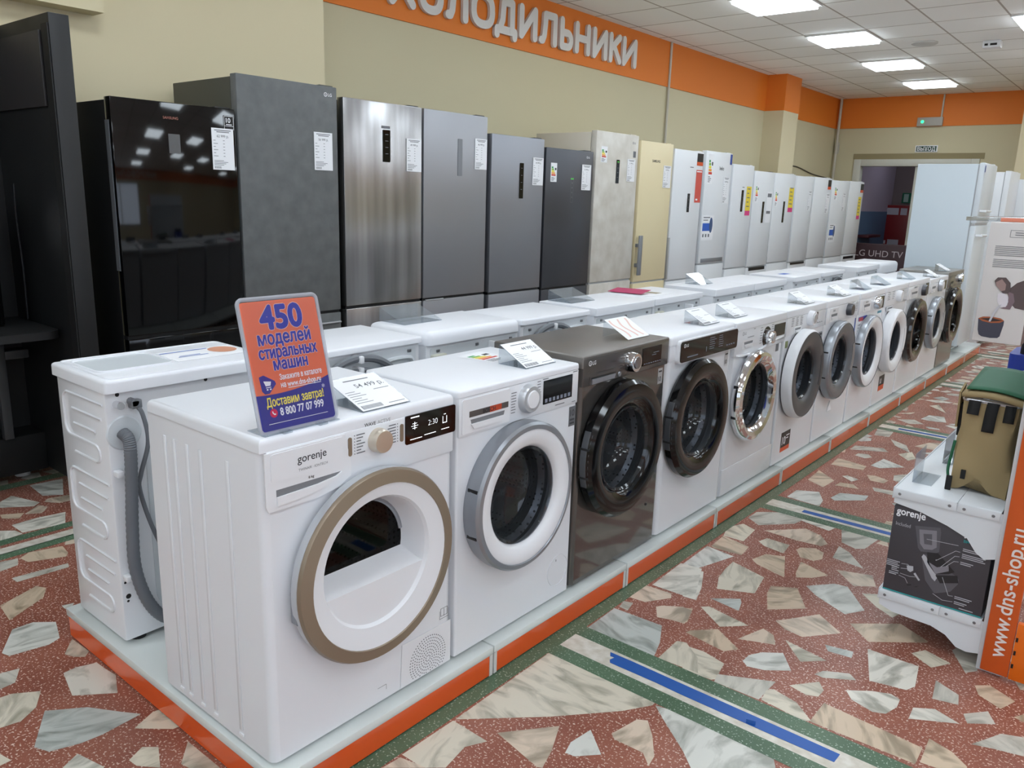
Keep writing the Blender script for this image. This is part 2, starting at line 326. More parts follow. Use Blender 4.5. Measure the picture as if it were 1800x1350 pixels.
CHIPS = [[(-1336,3408),(-1335,3504),(-1163,3653),(-1130,3589),(-1147,3490),(-1264,3356)],[(-1360,3235),(-1322,3324),(-1253,3293),(-1241,3139),(-1331,3134)],[(-1136,3568),(-1101,3632),(-987,3590),(-1001,3518),(-1139,3550)],[(-1220,3316),(-1088,3471),(-1009,3440),(-955,3368),(-970,3327),(-1072,3311)],[(-961,3570),(-925,3619),(-803,3593),(-820,3430),(-850,3402),(-917,3431)],[(-800,3528),(-780,3614),(-748,3524)],[(-1191,3185),(-1177,3244),(-1075,3242),(-1065,3141),(-1153,3155)],[(-1036,3214),(-1032,3249),(-980,3287),(-938,3268),(-922,3197),(-943,3157),(-996,3151)],[(-895,3246),(-912,3383),(-856,3345),(-764,3226),(-886,3242)],[(-1139,2993),(-1116,3083),(-1047,3116),(-977,2926),(-1024,2938),(-1106,2964)],[(-956,2990),(-979,3114),(-911,3089),(-851,3066),(-894,2997),(-941,2960)],[(-845,3139),(-720,3188),(-680,3096),(-749,3042)],[(-1133,2654),(-1170,2747),(-1183,2835),(-1188,2918),(-1036,2871),(-1010,2718)],[(-1323,2995),(-1331,3134),(-1198,3100),(-1188,3001),(-1305,2986)],[(-1330,2754),(-1335,2984),(-1206,2966),(-1270,2753)],[(-1310,2716),(-1236,2751),(-1180,2621),(-1151,2519),(-1202,2511)],[(-1119,2568),(-1032,2642),(-1017,2615),(-999,2552)],[(-1115,2485),(-1094,2509),(-929,2479),(-1002,2403)],[(-1185,2394),(-1161,2434),(-1130,2454),(-1101,2355),(-1107,2332)],[(-975,2751),(-988,2820),(-905,2873),(-823,2737),(-926,2632)],[(-887,2914),(-810,3010),(-763,3019),(-657,2872),(-703,2793),(-832,2863)],[(-705,3001),(-651,3041),(-542,2978),(-566,2886),(-634,2930)],[(-872,2575),(-772,2729),(-670,2650),(-762,2533),(-825,2541)],[(-669,2738),(-532,2861),(-432,2802),(-429,2789),(-582,2657)],[(-1073,2288),(-1067,2311),(-1000,2384),(-892,2312),(-924,2267)],[(-922,2371),(-884,2495),(-840,2478),(-811,2422)],[(-799,2475),(-649,2444),(-712,2379)],[(-687,2538),(-601,2558),(-594,2516),(-666,2503)],[(-571,2609),(-415,2614),(-396,2487),(-411,2448),(-512,2422)],[(-454,2681),(-423,2735),(-340,2704),(-383,2633)],[(-355,2794),(-334,2861),(-286,2849),(-266,2714),(-294,2677)],[(-1058,2199),(-1044,2212),(-973,2222),(-891,2202),(-881,2141),(-870,2111),(-883,2092),(-975,2083)],[(-854,2257),(-852,2303),(-826,2349),(-773,2391),(-715,2309),(-780,2254),(-830,2237)],[(-653,2341),(-639,2378),(-571,2420),(-543,2396),(-626,2339)],[(-881,2134),(-729,2218),(-732,2095),(-872,2089)],[(-691,2227),(-628,2310),(-602,2275),(-603,2230),(-634,2214)],[(-551,2321),(-489,2371),(-441,2395),(-413,2383),(-410,2337),(-426,2281),(-458,2264),(-523,2283)],[(-355,2567),(-284,2530),(-274,2474),(-341,2454)],[(-257,2620),(-221,2653),(-147,2611),(-175,2537),(-238,2572)],[(-734,2156),(-719,2176),(-642,2158),(-580,2102),(-593,2085),(-726,2100)],[(-580,2211),(-307,2191),(-306,2107),(-581,2096)],[(-373,2368),(-322,2404),(-252,2377),(-370,2302)],[(-254,2436),(-201,2499),(-173,2445),(-236,2394)],[(-303,2247),(-242,2228),(-198,2189),(-198,2138),(-298,2123)],[(-209,2299),(-153,2408),(-101,2433),(-89,2340),(-158,2319)],[(-948,1863),(-913,1872),(-851,1881),(-759,1897),(-710,1876),(-598,1875),(-580,1843),(-664,1695),(-727,1675),(-794,1740),(-895,1819)],[(-1336,1428),(-1343,1878),(-1287,1885),(-1111,1879),(-955,1881),(-954,1858),(-1006,1776),(-1145,1616)],[(-1340,1231),(-1337,1421),(-1208,1419),(-1238,1362),(-1221,1272),(-1264,1233)],[(-1341,1164),(-1336,1221),(-1257,1239)],[(-1212,1463),(-1101,1601),(-1056,1505),(-1035,1437),(-1048,1430)],[(-1025,1523),(-1038,1567),(-1027,1646),(-949,1581),(-998,1528)],[(-975,1671),(-954,1772),(-929,1788),(-886,1739),(-840,1669),(-833,1627),(-870,1661),(-956,1656)],[(-1338,2087),(-1342,2262),(-1155,2272),(-1106,2171),(-1080,2088)],[(-1065,2087),(-1069,2220),(-1040,2231),(-969,2174),(-930,2097)],[(-1335,2283),(-1345,2330),(-1312,2342),(-1298,2280)],[(-1344,2369),(-1352,2492),(-1244,2501),(-1226,2469),(-1284,2376)],[(-1236,2374),(-1224,2395),(-1164,2440),(-1126,2439),(-1102,2337),(-1149,2328),(-1196,2311)],[(-1331,2512),(-1340,2757),(-1253,2769),(-1175,2565),(-1205,2518)],[(-3635,1100),(-3643,1192),(-3624,1313),(-3495,1261),(-3519,1103)],[(-3606,1047),(-3565,1090),(-3508,1099),(-3494,1010)],[(-3271,1005),(-3301,1046),(-3269,1160),(-3190,1150),(-3161,1131),(-3213,1014)],[(-3290,942),(-3276,1000),(-3215,978),(-3204,913)],[(-3117,922),(-3096,1112),(-3060,1101),(-3070,925)],[(-2927,821),(-2988,958),(-2949,978),(-2883,944),(-2799,807)],[(-2605,719),(-2731,792),(-2730,854),(-2678,905),(-2566,873),(-2550,835),(-2571,729)],[(-2495,663),(-2477,725),(-2410,689),(-2404,633)],[(-2365,620),(-2359,661),(-2312,722),(-2243,684),(-2208,633),(-2221,573)],[(-2071,616),(-2208,693),(-2139,778),(-2049,831),(-2000,863),(-1991,754),(-1997,703),(-2024,634)],[(-2357,801),(-2360,838),(-2340,891),(-2284,894),(-2234,900),(-2142,863),(-2224,772)],[(-2459,845),(-2532,897),(-2420,902),(-2397,881),(-2422,858)],[(-1842,754),(-1866,800),(-1835,828),(-1757,793),(-1808,757)],[(-2138,542),(-2060,559),(-2058,516)],[(-1937,632),(-1963,679),(-1864,702),(-1837,677),(-1885,634)],[(-1731,834),(-1799,890),(-1646,892),(-1636,855)],[(-2776,962),(-2765,998),(-2743,983),(-2748,960)],[(-3791,1108),(-3739,1188),(-3689,1148),(-3740,1099)],[(-3933,1140),(-3997,1224),(-3820,1281),(-3790,1246),(-3885,1124)],[(-4083,1332),(-4067,1477),(-3842,1391),(-3897,1321)],[(-1182,4149),(-1174,4216),(-1112,4236),(-1067,4183)],[(-1106,4447),(-1063,4468),(-990,4435),(-996,4369),(-1063,4365)],[(-1140,4634),(-1118,4819),(-985,4740),(-1085,4620)],[(-1202,4332),(-1181,4361),(-1113,4336),(-1134,4275)],[(-1318,4137),(-1327,4338),(-1207,4224),(-1217,4076)],[(-1304,3806),(-1304,3935),(-1207,3991),(-1151,3883),(-1138,3792)],[(-1136,3950),(-1123,4054),(-1001,4116),(-995,4033),(-1109,3923)],[(-1313,4486),(-1322,4642),(-1151,4600),(-1146,4515)],[(-1326,4864),(-1325,4970),(-1177,5037),(-1134,4977)],[(-1204,5284),(-1090,5205),(-1031,5054),(-1142,5152)],[(-1081,4979),(-1028,5083),(-977,4958),(-1001,4887)],[(-1049,5218),(-999,5377),(-932,5417),(-903,5232)],[(-1024,4263),(-882,4287),(-900,4214),(-1000,4210)],[(-1184,5963),(-1165,6123),(-1072,6147),(-1027,5987),(-1127,5953)],[(-1233,6428),(-1187,6515),(-1086,6276)],[(-1360,5995),(-1256,6138),(-1272,6049)],[(-1340,5507),(-1233,5461),(-1221,5325),(-1306,5298)]]
fm = MB()
def fpoly(pts, z, mi):
    vs = [fm.bm.verts.new((p[0], p[1], z)) for p in pts]; f = fm.bm.faces.new(vs); f.material_index = mi
    f.normal_update()
    if f.normal.z < 0: f.normal_flip()
fpoly(((XW-0.2, YB), (XR, YB), (XR, YF+3.2), (XW-0.2, YF+3.2)), 0, 0)
GS = [1.98+1.79*i for i in range(-1, 7)]; GS[1] = 1.98; GS[2] = 3.68; GS[3] = 5.58
occ = []
for c in CHIPS:
    pts = [(x/1000, y/1000) for x, y in c]; fpoly(pts, 0.0004+0.000008*len(occ)/2, 1)
    cx = sum(p[0] for p in pts)/len(pts); cy = sum(p[1] for p in pts)/len(pts)
    occ.append((cx, cy, max(math.hypot(p[0]-cx, p[1]-cy) for p in pts)))
def chip(cx, cy, r):
    n = random.choice((4, 4, 5, 5, 6)); a0 = random.random()*6.28; s = random.uniform(0.5, 1.0); ph = random.random()*3.14; pts = []
    for i in range(n):
        a = a0+2*PI*(i+random.uniform(-0.25, 0.25))/n; q = r*random.uniform(0.75, 1.1)
        x, y = q*math.cos(a), q*s*math.sin(a)
        pts.append((cx+x*math.cos(ph)-y*math.sin(ph), cy+x*math.sin(ph)+y*math.cos(ph)))
    fpoly(pts, random.uniform(0.0001, 0.0004), 1)
step = 0.15
for i in range(int((XR-XW)/step)):
    for j in range(int((14-YB)/step)):
        x = XW+(i+0.5+random.uniform(-0.3, 0.3))*step; y = YB+(j+0.5+random.uniform(-0.3, 0.3))*step
        if y > YF: continue
        if -2.5 < x < -1.42 and y > 0.95 and y < 9.2: continue
        r = random.uniform(0.05, 0.10)
        if any(math.hypot(x-a, y-b) < q*0.85+0.6*r+0.01 for a, b, q in occ): continue
        if any(abs(y-g) < 0.105+r*0.6 for g in GS) and random.random() < 0.8 and x > -2: continue
        chip(x, y, r)
def strip(x0, x1, y0, y1, mi, z=0.0008): fpoly(((x0, y0), (x1, y0), (x1, y1), (x0, y1)), z, mi)
strip(-1.48, -1.345, YB, 9.15, 2, 0.0010)
for g in GS:
    if g < 1.5: continue
    strip(-1.40, XR, g+0.045, g+0.108, 2); strip(-1.40, XR, g-0.108, g-0.045, 2); strip(-1.40, XR, g-0.045, g+0.045, 3)
for x0, mi in ((-3.36, 2), (-3.305-0.11, 3), (-3.50, 2)): strip(x0, x0+(0.055 if mi == 2 else 0.06), YB, YF, mi)
strip(-4.17, -4.10, YB, 1.7, 2)
strip(-1.34, XR, 9.35, 9.42, 2); strip(-1.34, XR, 9.42, 9.5, 3)
o = fm.build('floor', [TERR, MARB, TERG, WSTRIP], None, flat=True, solid=False); o['kind'] = 'structure'
tag(o, 'red terrazzo floor with cream marble pieces and green strips', 'floor')

# ceiling with a 60 cm grid
CEIL = mat('ceiling_tile', (244, 243, 240), 0.85)
nt, N, L, b = nodes(CEIL)
tc = N.new('ShaderNodeTexCoord'); mp = N.new('ShaderNodeMapping'); mp.inputs['Location'].default_value = (0.27, -0.07, 0)
bt = N.new('ShaderNodeTexBrick'); bt.offset = 0; bt.inputs['Scale'].default_value = 1; bt.inputs['Brick Width'].default_value = 0.6; bt.inputs['Row Height'].default_value = 0.6
bt.inputs['Mortar Size'].default_value = 0.009; bt.inputs['Mortar Smooth'].default_value = 0.1
bt.inputs['Color1'].default_value = lin((247, 246, 242)); bt.inputs['Color2'].default_value = lin((240, 239, 235)); bt.inputs['Mortar'].default_value = lin((176, 168, 158))
no = N.new('ShaderNodeTexNoise'); no.inputs['Scale'].default_value = 220; bp = N.new('ShaderNodeBump'); bp.inputs['Strength'].default_value = 0.2; bp.inputs['Distance'].default_value = 0.002
L.new(tc.outputs['Object'], mp.inputs[0]); L.new(mp.outputs[0], bt.inputs['Vector']); L.new(bt.outputs['Color'], b.inputs['Base Color'])
L.new(tc.outputs['Object'], no.inputs['Vector']); L.new(no.outputs['Fac'], bp.inputs['Height']); L.new(bp.outputs[0], b.inputs['Normal'])
struct(MB().box(XW-0.2, XR+0.2, YB-0.2, YF+0.2, ZC, ZC+0.15), 'ceiling', CEIL, 'white tiled ceiling with a square grid', 'ceiling')

def wall(name, x0, x1, y0, y1, label, face):
    struct(MB().box(x0, x1, y0, y1, 0, ZC), name, WALLM, label, 'wall')
wall('wall_left', XW-0.2, XW, YB, YF, 'beige wall behind the row of fridges', 'x')
wall('wall_right', XR, XR+0.2, YB, YF, 'beige wall across the shop', 'x')
wall('wall_back', XW-0.2, XR+0.2, YB-0.2, YB, 'beige wall behind the viewer', 'y')
DX0, DX1, DZ = -4.24, -2.46, 2.16
fw_ = MB(); fw_.box(XW-0.2, DX0, YF, YF+0.2, 0, ZC); fw_.box(DX1, XR+0.2, YF, YF+0.2, 0, ZC); fw_.box(DX0, DX1, YF, YF+0.2, DZ, ZC)
struct(fw_, 'wall_front', WALLM, 'beige end wall with a double doorway', 'wall')
struct(MB().box(XW, XW+0.012, 3.33, YF, BAND, ZC), 'trim_1', ORW, 'orange painted band along the top of the fridge wall', 'wall band')
struct(MB().box(XW+0.012, XR, YF-0.012, YF, BAND, ZC), 'trim_2', ORW, 'orange painted band along the top of the end wall', 'wall band')
struct(MB().box(XR-0.012, XR, YB, YF-0.012, BAND, ZC), 'trim_3', ORW, 'orange painted band across the shop', 'wall band')
struct(MB().box(XW, -4.32, 0.2, 3.33, 0, ZC), 'wall_pilaster', PILM, 'wide pale pilaster behind the black fridge', 'pilaster')
struct(MB().box(-4.32, -4.2, 1.0, 1.93, 2.235, ZC), 'trim_4', PILM, 'pale boxed casing above the black stand', 'casing')
pc = MB().box(XW, -4.32, 10.78, 11.3, 0, BAND)
struct(pc, 'wall_column', PILM, 'beige column projecting between the white fridges and the end wall', 'column')
struct(MB().box(XW, -4.317, 10.777, 11.303, BAND, ZC), 'trim_5', ORW, 'orange painted top of the wall column', 'wall band')
struct(MB().box(-1.79, -1.2, 12.2, 12.8, 0, ZC), 'column_pillar', PILM, 'pale square pillar near the end wall', 'pillar')

# doorway, frame and the corridor behind
FRM = mat('door_frame_paint', (206, 206, 196), 0.5)
df = MB()
df.box(DX0, DX0+0.11, YF-0.03, YF+0.12, 0, DZ, 0.006); df.box(DX1-0.11, DX1, YF-0.03, YF+0.12, 0, DZ, 0.006); df.box(DX0+0.11, DX1-0.11, YF-0.03, YF+0.12, DZ-0.105, DZ, 0.006)
d1 = df.build('door_frame', FRM); d1['kind'] = 'structure'; tag(d1, 'white frame of the double doorway in the end wall', 'door frame')
struct(MB().box(DX0-0.02, DX1+0.05, YF-0.012, YF, DZ, DZ+0.085), 'trim_6', mat('grubby_lintel', (150, 138, 104), 0.8), 'grubby strip above the door frame', 'lintel')  # strip in a darker tan than the wall around it
lf = MB().box(-3.33, -2.58, YF+0.02, YF+0.06, 0.01, 2.05, 0.004)
d2 = struct(lf, 'door_1', FRM, 'closed white leaf of the double door', 'door')
dh = MB(); dh.tube([(-3.27, YF+0.02, 1.0), (-3.27, YF-0.03, 1.0), (-3.19, YF-0.03, 1.0)], 0.009); dh.build('door_handle', SCREW, d2)
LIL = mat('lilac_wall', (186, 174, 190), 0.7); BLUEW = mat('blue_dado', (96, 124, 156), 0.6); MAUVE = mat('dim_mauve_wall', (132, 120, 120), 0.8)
cl = MB(); cl.box(-4.32, -4.2, YF+0.2, 16.0, 1.35, 2.7)
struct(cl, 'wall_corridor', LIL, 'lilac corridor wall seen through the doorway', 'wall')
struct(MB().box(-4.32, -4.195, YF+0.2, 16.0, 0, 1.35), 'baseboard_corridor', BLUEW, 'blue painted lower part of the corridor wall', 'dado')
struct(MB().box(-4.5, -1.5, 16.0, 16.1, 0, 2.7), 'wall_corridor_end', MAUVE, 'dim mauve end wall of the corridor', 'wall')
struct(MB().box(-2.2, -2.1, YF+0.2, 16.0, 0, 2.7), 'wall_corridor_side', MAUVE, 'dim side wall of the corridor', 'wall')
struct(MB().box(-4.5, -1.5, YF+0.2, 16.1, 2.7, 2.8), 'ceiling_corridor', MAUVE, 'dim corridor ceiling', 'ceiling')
rc = thing('fire_hose_cabinet', 'red cabinet with white notices seen through the doorway', 'cabinet', (-4.1, 15.99, 0))
MB().box(-0.2, 0.35, -0.22, 0, 0.25, 1.47, 0.005).build('body', mat('red_cabinet_paint', (132, 22, 28), 0.4), rc)
nb = MB(); Mc = plane_ny(-0.222)
for u0, u1, v0, v1 in ((-0.16, 0.1, 1.3, 1.42), (0.13, 0.24, 1.3, 1.42), (-0.03, 0.16, 0.66, 0.86), (-0.2, -0.06, 0.78, 0.84)): nb.rect(u0, u1, v0, v1, Mc)
flatprint(nb, 'notice', mat('dull_paper', (190, 186, 196), 0.7), rc)
eb = thing('emergency_sign', 'green emergency exit sign on the corridor wall', 'sign', (-3.85, 16.0, 1.6))
MB().box(-0.18, 0.18, -0.02, 0, -0.09, 0.09).build('plate', mat('sign_green', (20, 104, 74), 0.5), eb)
sg = MB(); sg.rect(-0.15, -0.07, -0.07, 0.07, plane_ny(-0.022)); flatprint(sg, 'pictogram', mat('sign_pale', (160, 190, 180), 0.5), eb)
hr = MB().box(-4.2, -4.02, 14.2, 14.9, 0.92, 0.965, 0.005); tag(hr.build('wall_ledge', mat('maroon_ledge', (74, 26, 34), 0.5)), 'maroon ledge on the blue corridor wall', 'ledge')

CLM = mat('corridor_lamp', (235, 240, 255), 0.5, emit=6.0)  # unseen lamp added to brighten the corridor
cl_ = thing('ceiling_light', 'corridor ceiling lamp beyond the doorway', 'light', (-3.4, 14.9, 2.7)); MB().box(-0.3, 0.3, -0.15, 0.15, -0.04, -0.001, 0.005).build('diffuser', CLM, cl_)
# unseen windows added behind the viewer, their panes glow as fill light
FILLM = mat('daylit_window', (214, 232, 255), 0.4, emit=1.0)
for k, x in enumerate((-3.2, -0.6, 2.0)):
    f = MB()
    for a, b_, c, d in ((0, 2.0, 0.8, 0.86), (0, 2.0, 2.44, 2.5), (0, 0.06, 0.86, 2.44), (1.94, 2.0, 0.86, 2.44), (0.97, 1.03, 0.86, 2.44)): f.box(x+a, x+b_, YB, YB+0.05, c, d, 0.004)
    wo = struct(f, 'window_%d' % (k+1), FRM, ('window behind the viewer beside the fridge wall', 'middle window behind the viewer', 'window behind the viewer on the aisle side')[k], 'window')
    MB().box(x+0.06, x+1.94, YB+0.005, YB+0.02, 0.86, 2.44).build('window_pane', FILLM, wo)

FILLR = mat('daylit_shop_window', (222, 236, 255), 0.4, emit=2.0)  # glowing panes added across the aisle to brighten fronts, walls and ceiling
for k, y in enumerate((-4.2, -1.5, 1.2)):
    f = MB()
    for a, b_, c, d in ((0, 2.4, 0.7, 0.76), (0, 2.4, 2.44, 2.5), (0, 0.06, 0.76, 2.44), (2.34, 2.4, 0.76, 2.44), (1.17, 1.23, 0.76, 2.44)): f.box(XR-0.05, XR, y+a, y+b_, c, d, 0.004)
    wo = struct(f, 'window_%d' % (k+4), FRM, ('shop window across the aisle, first from the back', 'shop window across the aisle, second from the back', 'shop window across the aisle, third from the back')[k], 'window')
    MB().box(XR-0.02, XR-0.005, y+0.06, y+2.34, 0.76, 2.44).build('window_pane', FILLR, wo)

# pipes, conduits
def pipe(name, pts, r, m, label): tag(MB().tube(pts, r).build(name, m), label, 'pipe')
PIPE = mat('painted_pipe', (196, 190, 176), 0.5)
pipe('heating_pipe', [(-4.53, 13.63, 0.0), (-4.53, 13.63, ZC)], 0.022, PIPE, 'painted vertical pipe in the corner beside the end wall')
pipe('cable_conduit', [(XW+0.022, 8.13, 1.2), (XW+0.022, 8.13, ZC)], 0.014, PIPE, 'pale vertical conduit crossing the orange band behind the cream fridge')
pipe('cable_conduit', [(XW+0.022, 11.62, 1.95), (XW+0.022, 11.62, ZC)], 0.012, PIPE, 'pale vertical conduit just past the wall column')
pipe('cable', smooth([(XW+0.008, 11.62, 1.95), (XW+0.01, 12.1, 1.98), (XW+0.01, 12.8, 1.9), (XW+0.01, 13.5, 1.86)]), 0.008, mat('dark_cable', (96, 88, 74), 0.7), 'thin dark cable sagging along the wall past the column')
MB_ = MB().box(-4.56, -4.5, YF-0.03, YF-0.012, 2.25, 2.42, 0.004); tag(MB_.build('junction_box', PIPE), 'small pale junction box beside the corner pipe', 'junction box')

# exit light and sign on the end wall
ex = thing('emergency_light', 'grey emergency light box with a green lamp above the doorway', 'light', (-3.2, YF-0.013, 2.7))
MB().box(-0.175, 0.175, -0.06, 0, -0.062, 0.062, 0.006).build('housing', mat('grey_housing', (176, 172, 164), 0.5), ex)
MB().lathe([(0.022, -0.061), (0.018, -0.068), (0.0, -0.07)], (-0.1, 0, 0), 16, 'y').build('indicator', mat('green_led', (40, 235, 130), 0.4, emit=3.0), ex)
MB().box(0.135, 0.155, -0.025, 0, 0.062, 0.385).build('cable_duct', PIPE, ex)
es = thing('exit_sign', 'small green exit sign right under the emergency light', 'sign', (-3.205, YF, 2.31))
MB().box(-0.155, 0.155, -0.018, 0, -0.05, 0.05, 0.003).build('plate', PAPER, es)
g = MB(); g.rect(-0.14, 0.14, -0.038, 0.038, plane_ny(-0.019)); flatprint(g, 'green_field', mat('exit_green', (28, 66, 48), 0.5), es)
g = MB(); g.text('ВЫХОД', 0, -0.026, 0.075, plane_ny(-0.0195), 0.02, 'c', 0.25); flatprint(g, 'lettering', PAPER, es)

# ceiling lights
DIFF = mat('light_diffuser', (234, 246, 255), 0.5, emit=LAMP); LFR = mat('light_frame', (226, 226, 224), 0.4)
lx = [-3.27+1.8*i for i in range(5)]; ly = [6.69+1.8*i for i in range(-6, 4)]
names_l = {(0, 6): 'ceiling light panel over the first fridges', }
for i, x in enumerate(lx):
    for j, y in enumerate(ly):
        if i > 3 and j % 2: continue
        vis = {(0, 6): 'square ceiling light panel first along the row over the fridges', (0, 7): 'square ceiling light panel, second along the row over the fridges', (0, 8): 'square ceiling light panel, third along the row over the fridges', (0, 9): 'square ceiling light panel closest to the end wall', (1, 7): 'square ceiling light panel in the second row, level with the round ceiling disc'}
        lab = vis.get((i, j), 'square ceiling light panel beyond the view, over the aisle and the viewer')
        t = thing('ceiling_light', lab, 'light', (x+0.3, y+0.3, ZC), 0, 'square ceiling light panels')
        f = MB()
        for a, b_, c, d in ((-0.295, 0.295, -0.295, -0.27), (-0.295, 0.295, 0.27, 0.295), (-0.295, -0.27, -0.27, 0.27), (0.27, 0.295, -0.27, 0.27)): f.box(a, b_, c, d, -0.016, -0.001)
        f.build('frame', LFR, t)
        q = MB().box(-0.27, 0.27, -0.27, 0.27, -0.04, -0.001, 0.004); q.build('diffuser', DIFF, t)
sm = thing('ceiling_speaker', 'round white ceiling disc beyond the second light panel', 'speaker', (-2.37, 9.44, ZC))
MB().lathe([(0.125, 0), (0.125, -0.012), (0.11, -0.02), (0, -0.022)], (0, 0, 0), 32, 'z').build('cover', mat('speaker_white', (196, 195, 190), 0.6), sm)
sd = thing('motion_detector', 'small white ceiling detector with dark slots', 'detector', (-1.79, 9.67, ZC))
MB().box(-0.08, 0.08, -0.06, 0.06, -0.07, 0, 0.01).build('housing', WHITE2, sd)
g = MB(); g.box(-0.06, -0.03, -0.063, -0.058, -0.05, -0.03); g.box(-0.01, 0.05, -0.063, -0.058, -0.05, -0.03); g.build('slot', BLACK, sd)

# the wall sign, rounded stroke letters on the orange band
LETW = mat('sign_letter_white', (216, 213, 208), 0.4)
def arc(cx, cy, rx, ry, a0, a1, n=14): return [(cx+rx*math.cos(math.radians(a0+(a1-a0)*i/n)), cy+ry*math.sin(math.radians(a0+(a1-a0)*i/n))) for i in range(n+1)]
SQ = lambda cx, cy, rx, ry, n=28, p=2.6: [(cx+rx*math.copysign(abs(math.cos(t))**(2/p), math.cos(t)), cy+ry*math.copysign(abs(math.sin(t))**(2/p), math.sin(t))) for t in [2*PI*i/n for i in range(n+1)]]
STROKES = {
 'Х': [[(0, 0), (1, 1)], [(0, 1), (1, 0)]],
 'О': [SQ(0.5, 0.5, 0.5, 0.5)],
 'Л': [[(0.0, 0.02), (0.12, 0.03), (0.22, 0.2), (0.28, 0.6), (0.3, 1.0), (1, 1), (1, 0)]],
 'Д': [[(0.0, -0.19), (0.0, 0.0), (1.0, 0.0), (1.0, -0.19)], [(0.14, 0), (0.3, 0.35), (0.36, 1.0), (0.84, 1.0), (0.84, 0)]],
 'И': [[(0, 1), (0, 0), (1, 1), (1, 0)]],
 'Ь': [[(0, 1), (0, 0), (0.6, 0)]+arc(0.6, 0.27, 0.4, 0.27, -90, 90)+[(0.0, 0.54)]],
 'Н': [[(0, 1), (0, 0)], [(1, 1), (1, 0)], [(0, 0.5), (1, 0.5)]],
 'К': [[(0, 1), (0, 0)], [(0.02, 0.45), (0.95, 1)], [(0.3, 0.62), (1, 0)]],
 'М': [[(0, 0), (0.05, 1), (0.5, 0.25), (0.95, 1), (1, 0)]],
 'Р': [[(0, 0), (0, 1), (0.6, 1)]+arc(0.6, 0.72, 0.4, 0.28, 90, -90)+[(0, 0.44)]],
 'В': [[(0, 0), (0, 1), (0.55, 1)]+arc(0.55, 0.76, 0.35, 0.24, 90, -90)+[(0, 0.52), (0.6, 0.52)]+arc(0.6, 0.26, 0.4, 0.26, 90, -90)+[(0, 0)]],
}
def stroke_letter(ch, u0, u1, v0, v1, sw, M, h):
    """sw: stroke width; capsules standing h off the plane"""
    mb = MB(); r = sw/2; k = 0
    for line in STROKES[ch]:
        pts = [(u0+r+(u1-u0-sw)*a, v0+r+(v1-v0-sw)*b_) for a, b_ in line]
        for (ax, ay), (bx, by) in zip(pts, pts[1:]):
            a = math.atan2(by-ay, bx-ax)
            out = [(bx+r*math.cos(a-PI/2+PI*i/8), by+r*math.sin(a-PI/2+PI*i/8)) for i in range(9)]+[(ax+r*math.cos(a+PI/2+PI*i/8), ay+r*math.sin(a+PI/2+PI*i/8)) for i in range(9)]
            mb.prism(out, M, h+0.00015*(k % 7)); k += 1
    return mb
sgn = thing('wall_sign', 'big white rounded letters on the orange band over the fridges', 'sign', (XW+0.012, 4.09, BAND))
for ch, a, b_ in (('Х', 4.075, 4.335), ('О', 4.366, 4.62), ('Л', 4.641, 4.892), ('О', 4.924, 5.206), ('Д', 5.206, 5.494), ('И', 5.519, 5.764), ('Л', 5.79, 6.05), ('Ь', 6.092, 6.295), ('Н', 6.325, 6.569), ('И', 6.61, 6.86), ('К', 6.893, 7.115), ('И', 7.133, 7.402)):
    stroke_letter(ch, a-4.09, b_-4.09, 0.083, 0.36, 0.062, plane_x(0.004), 0.026).build('letter', LETW, sgn, ang=40)
sgn2 = thing('wall_sign', 'big white rounded letters on the orange band across the shop', 'sign', (XR-0.012, 5.0, BAND), PI)
u = 0
for ch in 'МИКРОВОЛНОВКИ':
    stroke_letter(ch, u, u+0.25, 0.083, 0.36, 0.056, plane_x(0.004), 0.026).build('letter', LETW, sgn2, ang=40); u += 0.3
# ================================================================== THE PODIUM
PJ = [0.896+0.7635*i for i in range(11)]+[9.28]
PX0, PX1 = -2.56, -1.395
plab = ['end module of the low orange podium, under the dryer'] + ['low orange podium module, %s along from the dryer' % n for n in ('second', 'third', 'fourth', 'fifth', 'sixth', 'seventh', 'eighth', 'ninth', 'tenth')] + ['last module of the low orange podium, under the tall white fridge']
for i in range(11):
    y0, y1 = PJ[i]+0.002, PJ[i+1]-0.003
    t = thing('podium_module', plab[i], 'podium', (PX1, y0, 0), 0, 'podium modules'); W = y1-y0; D = PX0-PX1
    MB().box(D, 0, 0, W, 0.074, 0.1, 0.003).build('deck', DECK, t)
    f = MB(); f.box(-0.018, -0.003, 0.0145, W-0.0145, 0.006, 0.0735)
    f.build('fascia', ORANGE_L, t)
    if i == 0: MB().box(D+0.01, -0.02, 0.003, 0.018, 0.006, 0.0735).build('side_fascia', ORANGE_L, t)
    if i == 10: MB().box(D+0.01, -0.02, W-0.018, W-0.003, 0.006, 0.0735).build('side_fascia', ORANGE_L, t)
    if i != 0: MB().box(-0.018, -0.0015, 0.0005, 0.014, 0.004, 0.0735).build('edge_strip', EDGEW, t)
    MB().box(-0.018, -0.0015, W-0.014, W-0.0005, 0.004, 0.0735).build('edge_strip', EDGEW, t)
    for x in (-0.06, D+0.06):
        for y in (0.05, W-0.05): MB().lathe([(0, 0), (0.016, 0), (0.016, 0.074), (0, 0.074)], (x, y, 0), 12, 'z').build('foot', RUBBER, t)

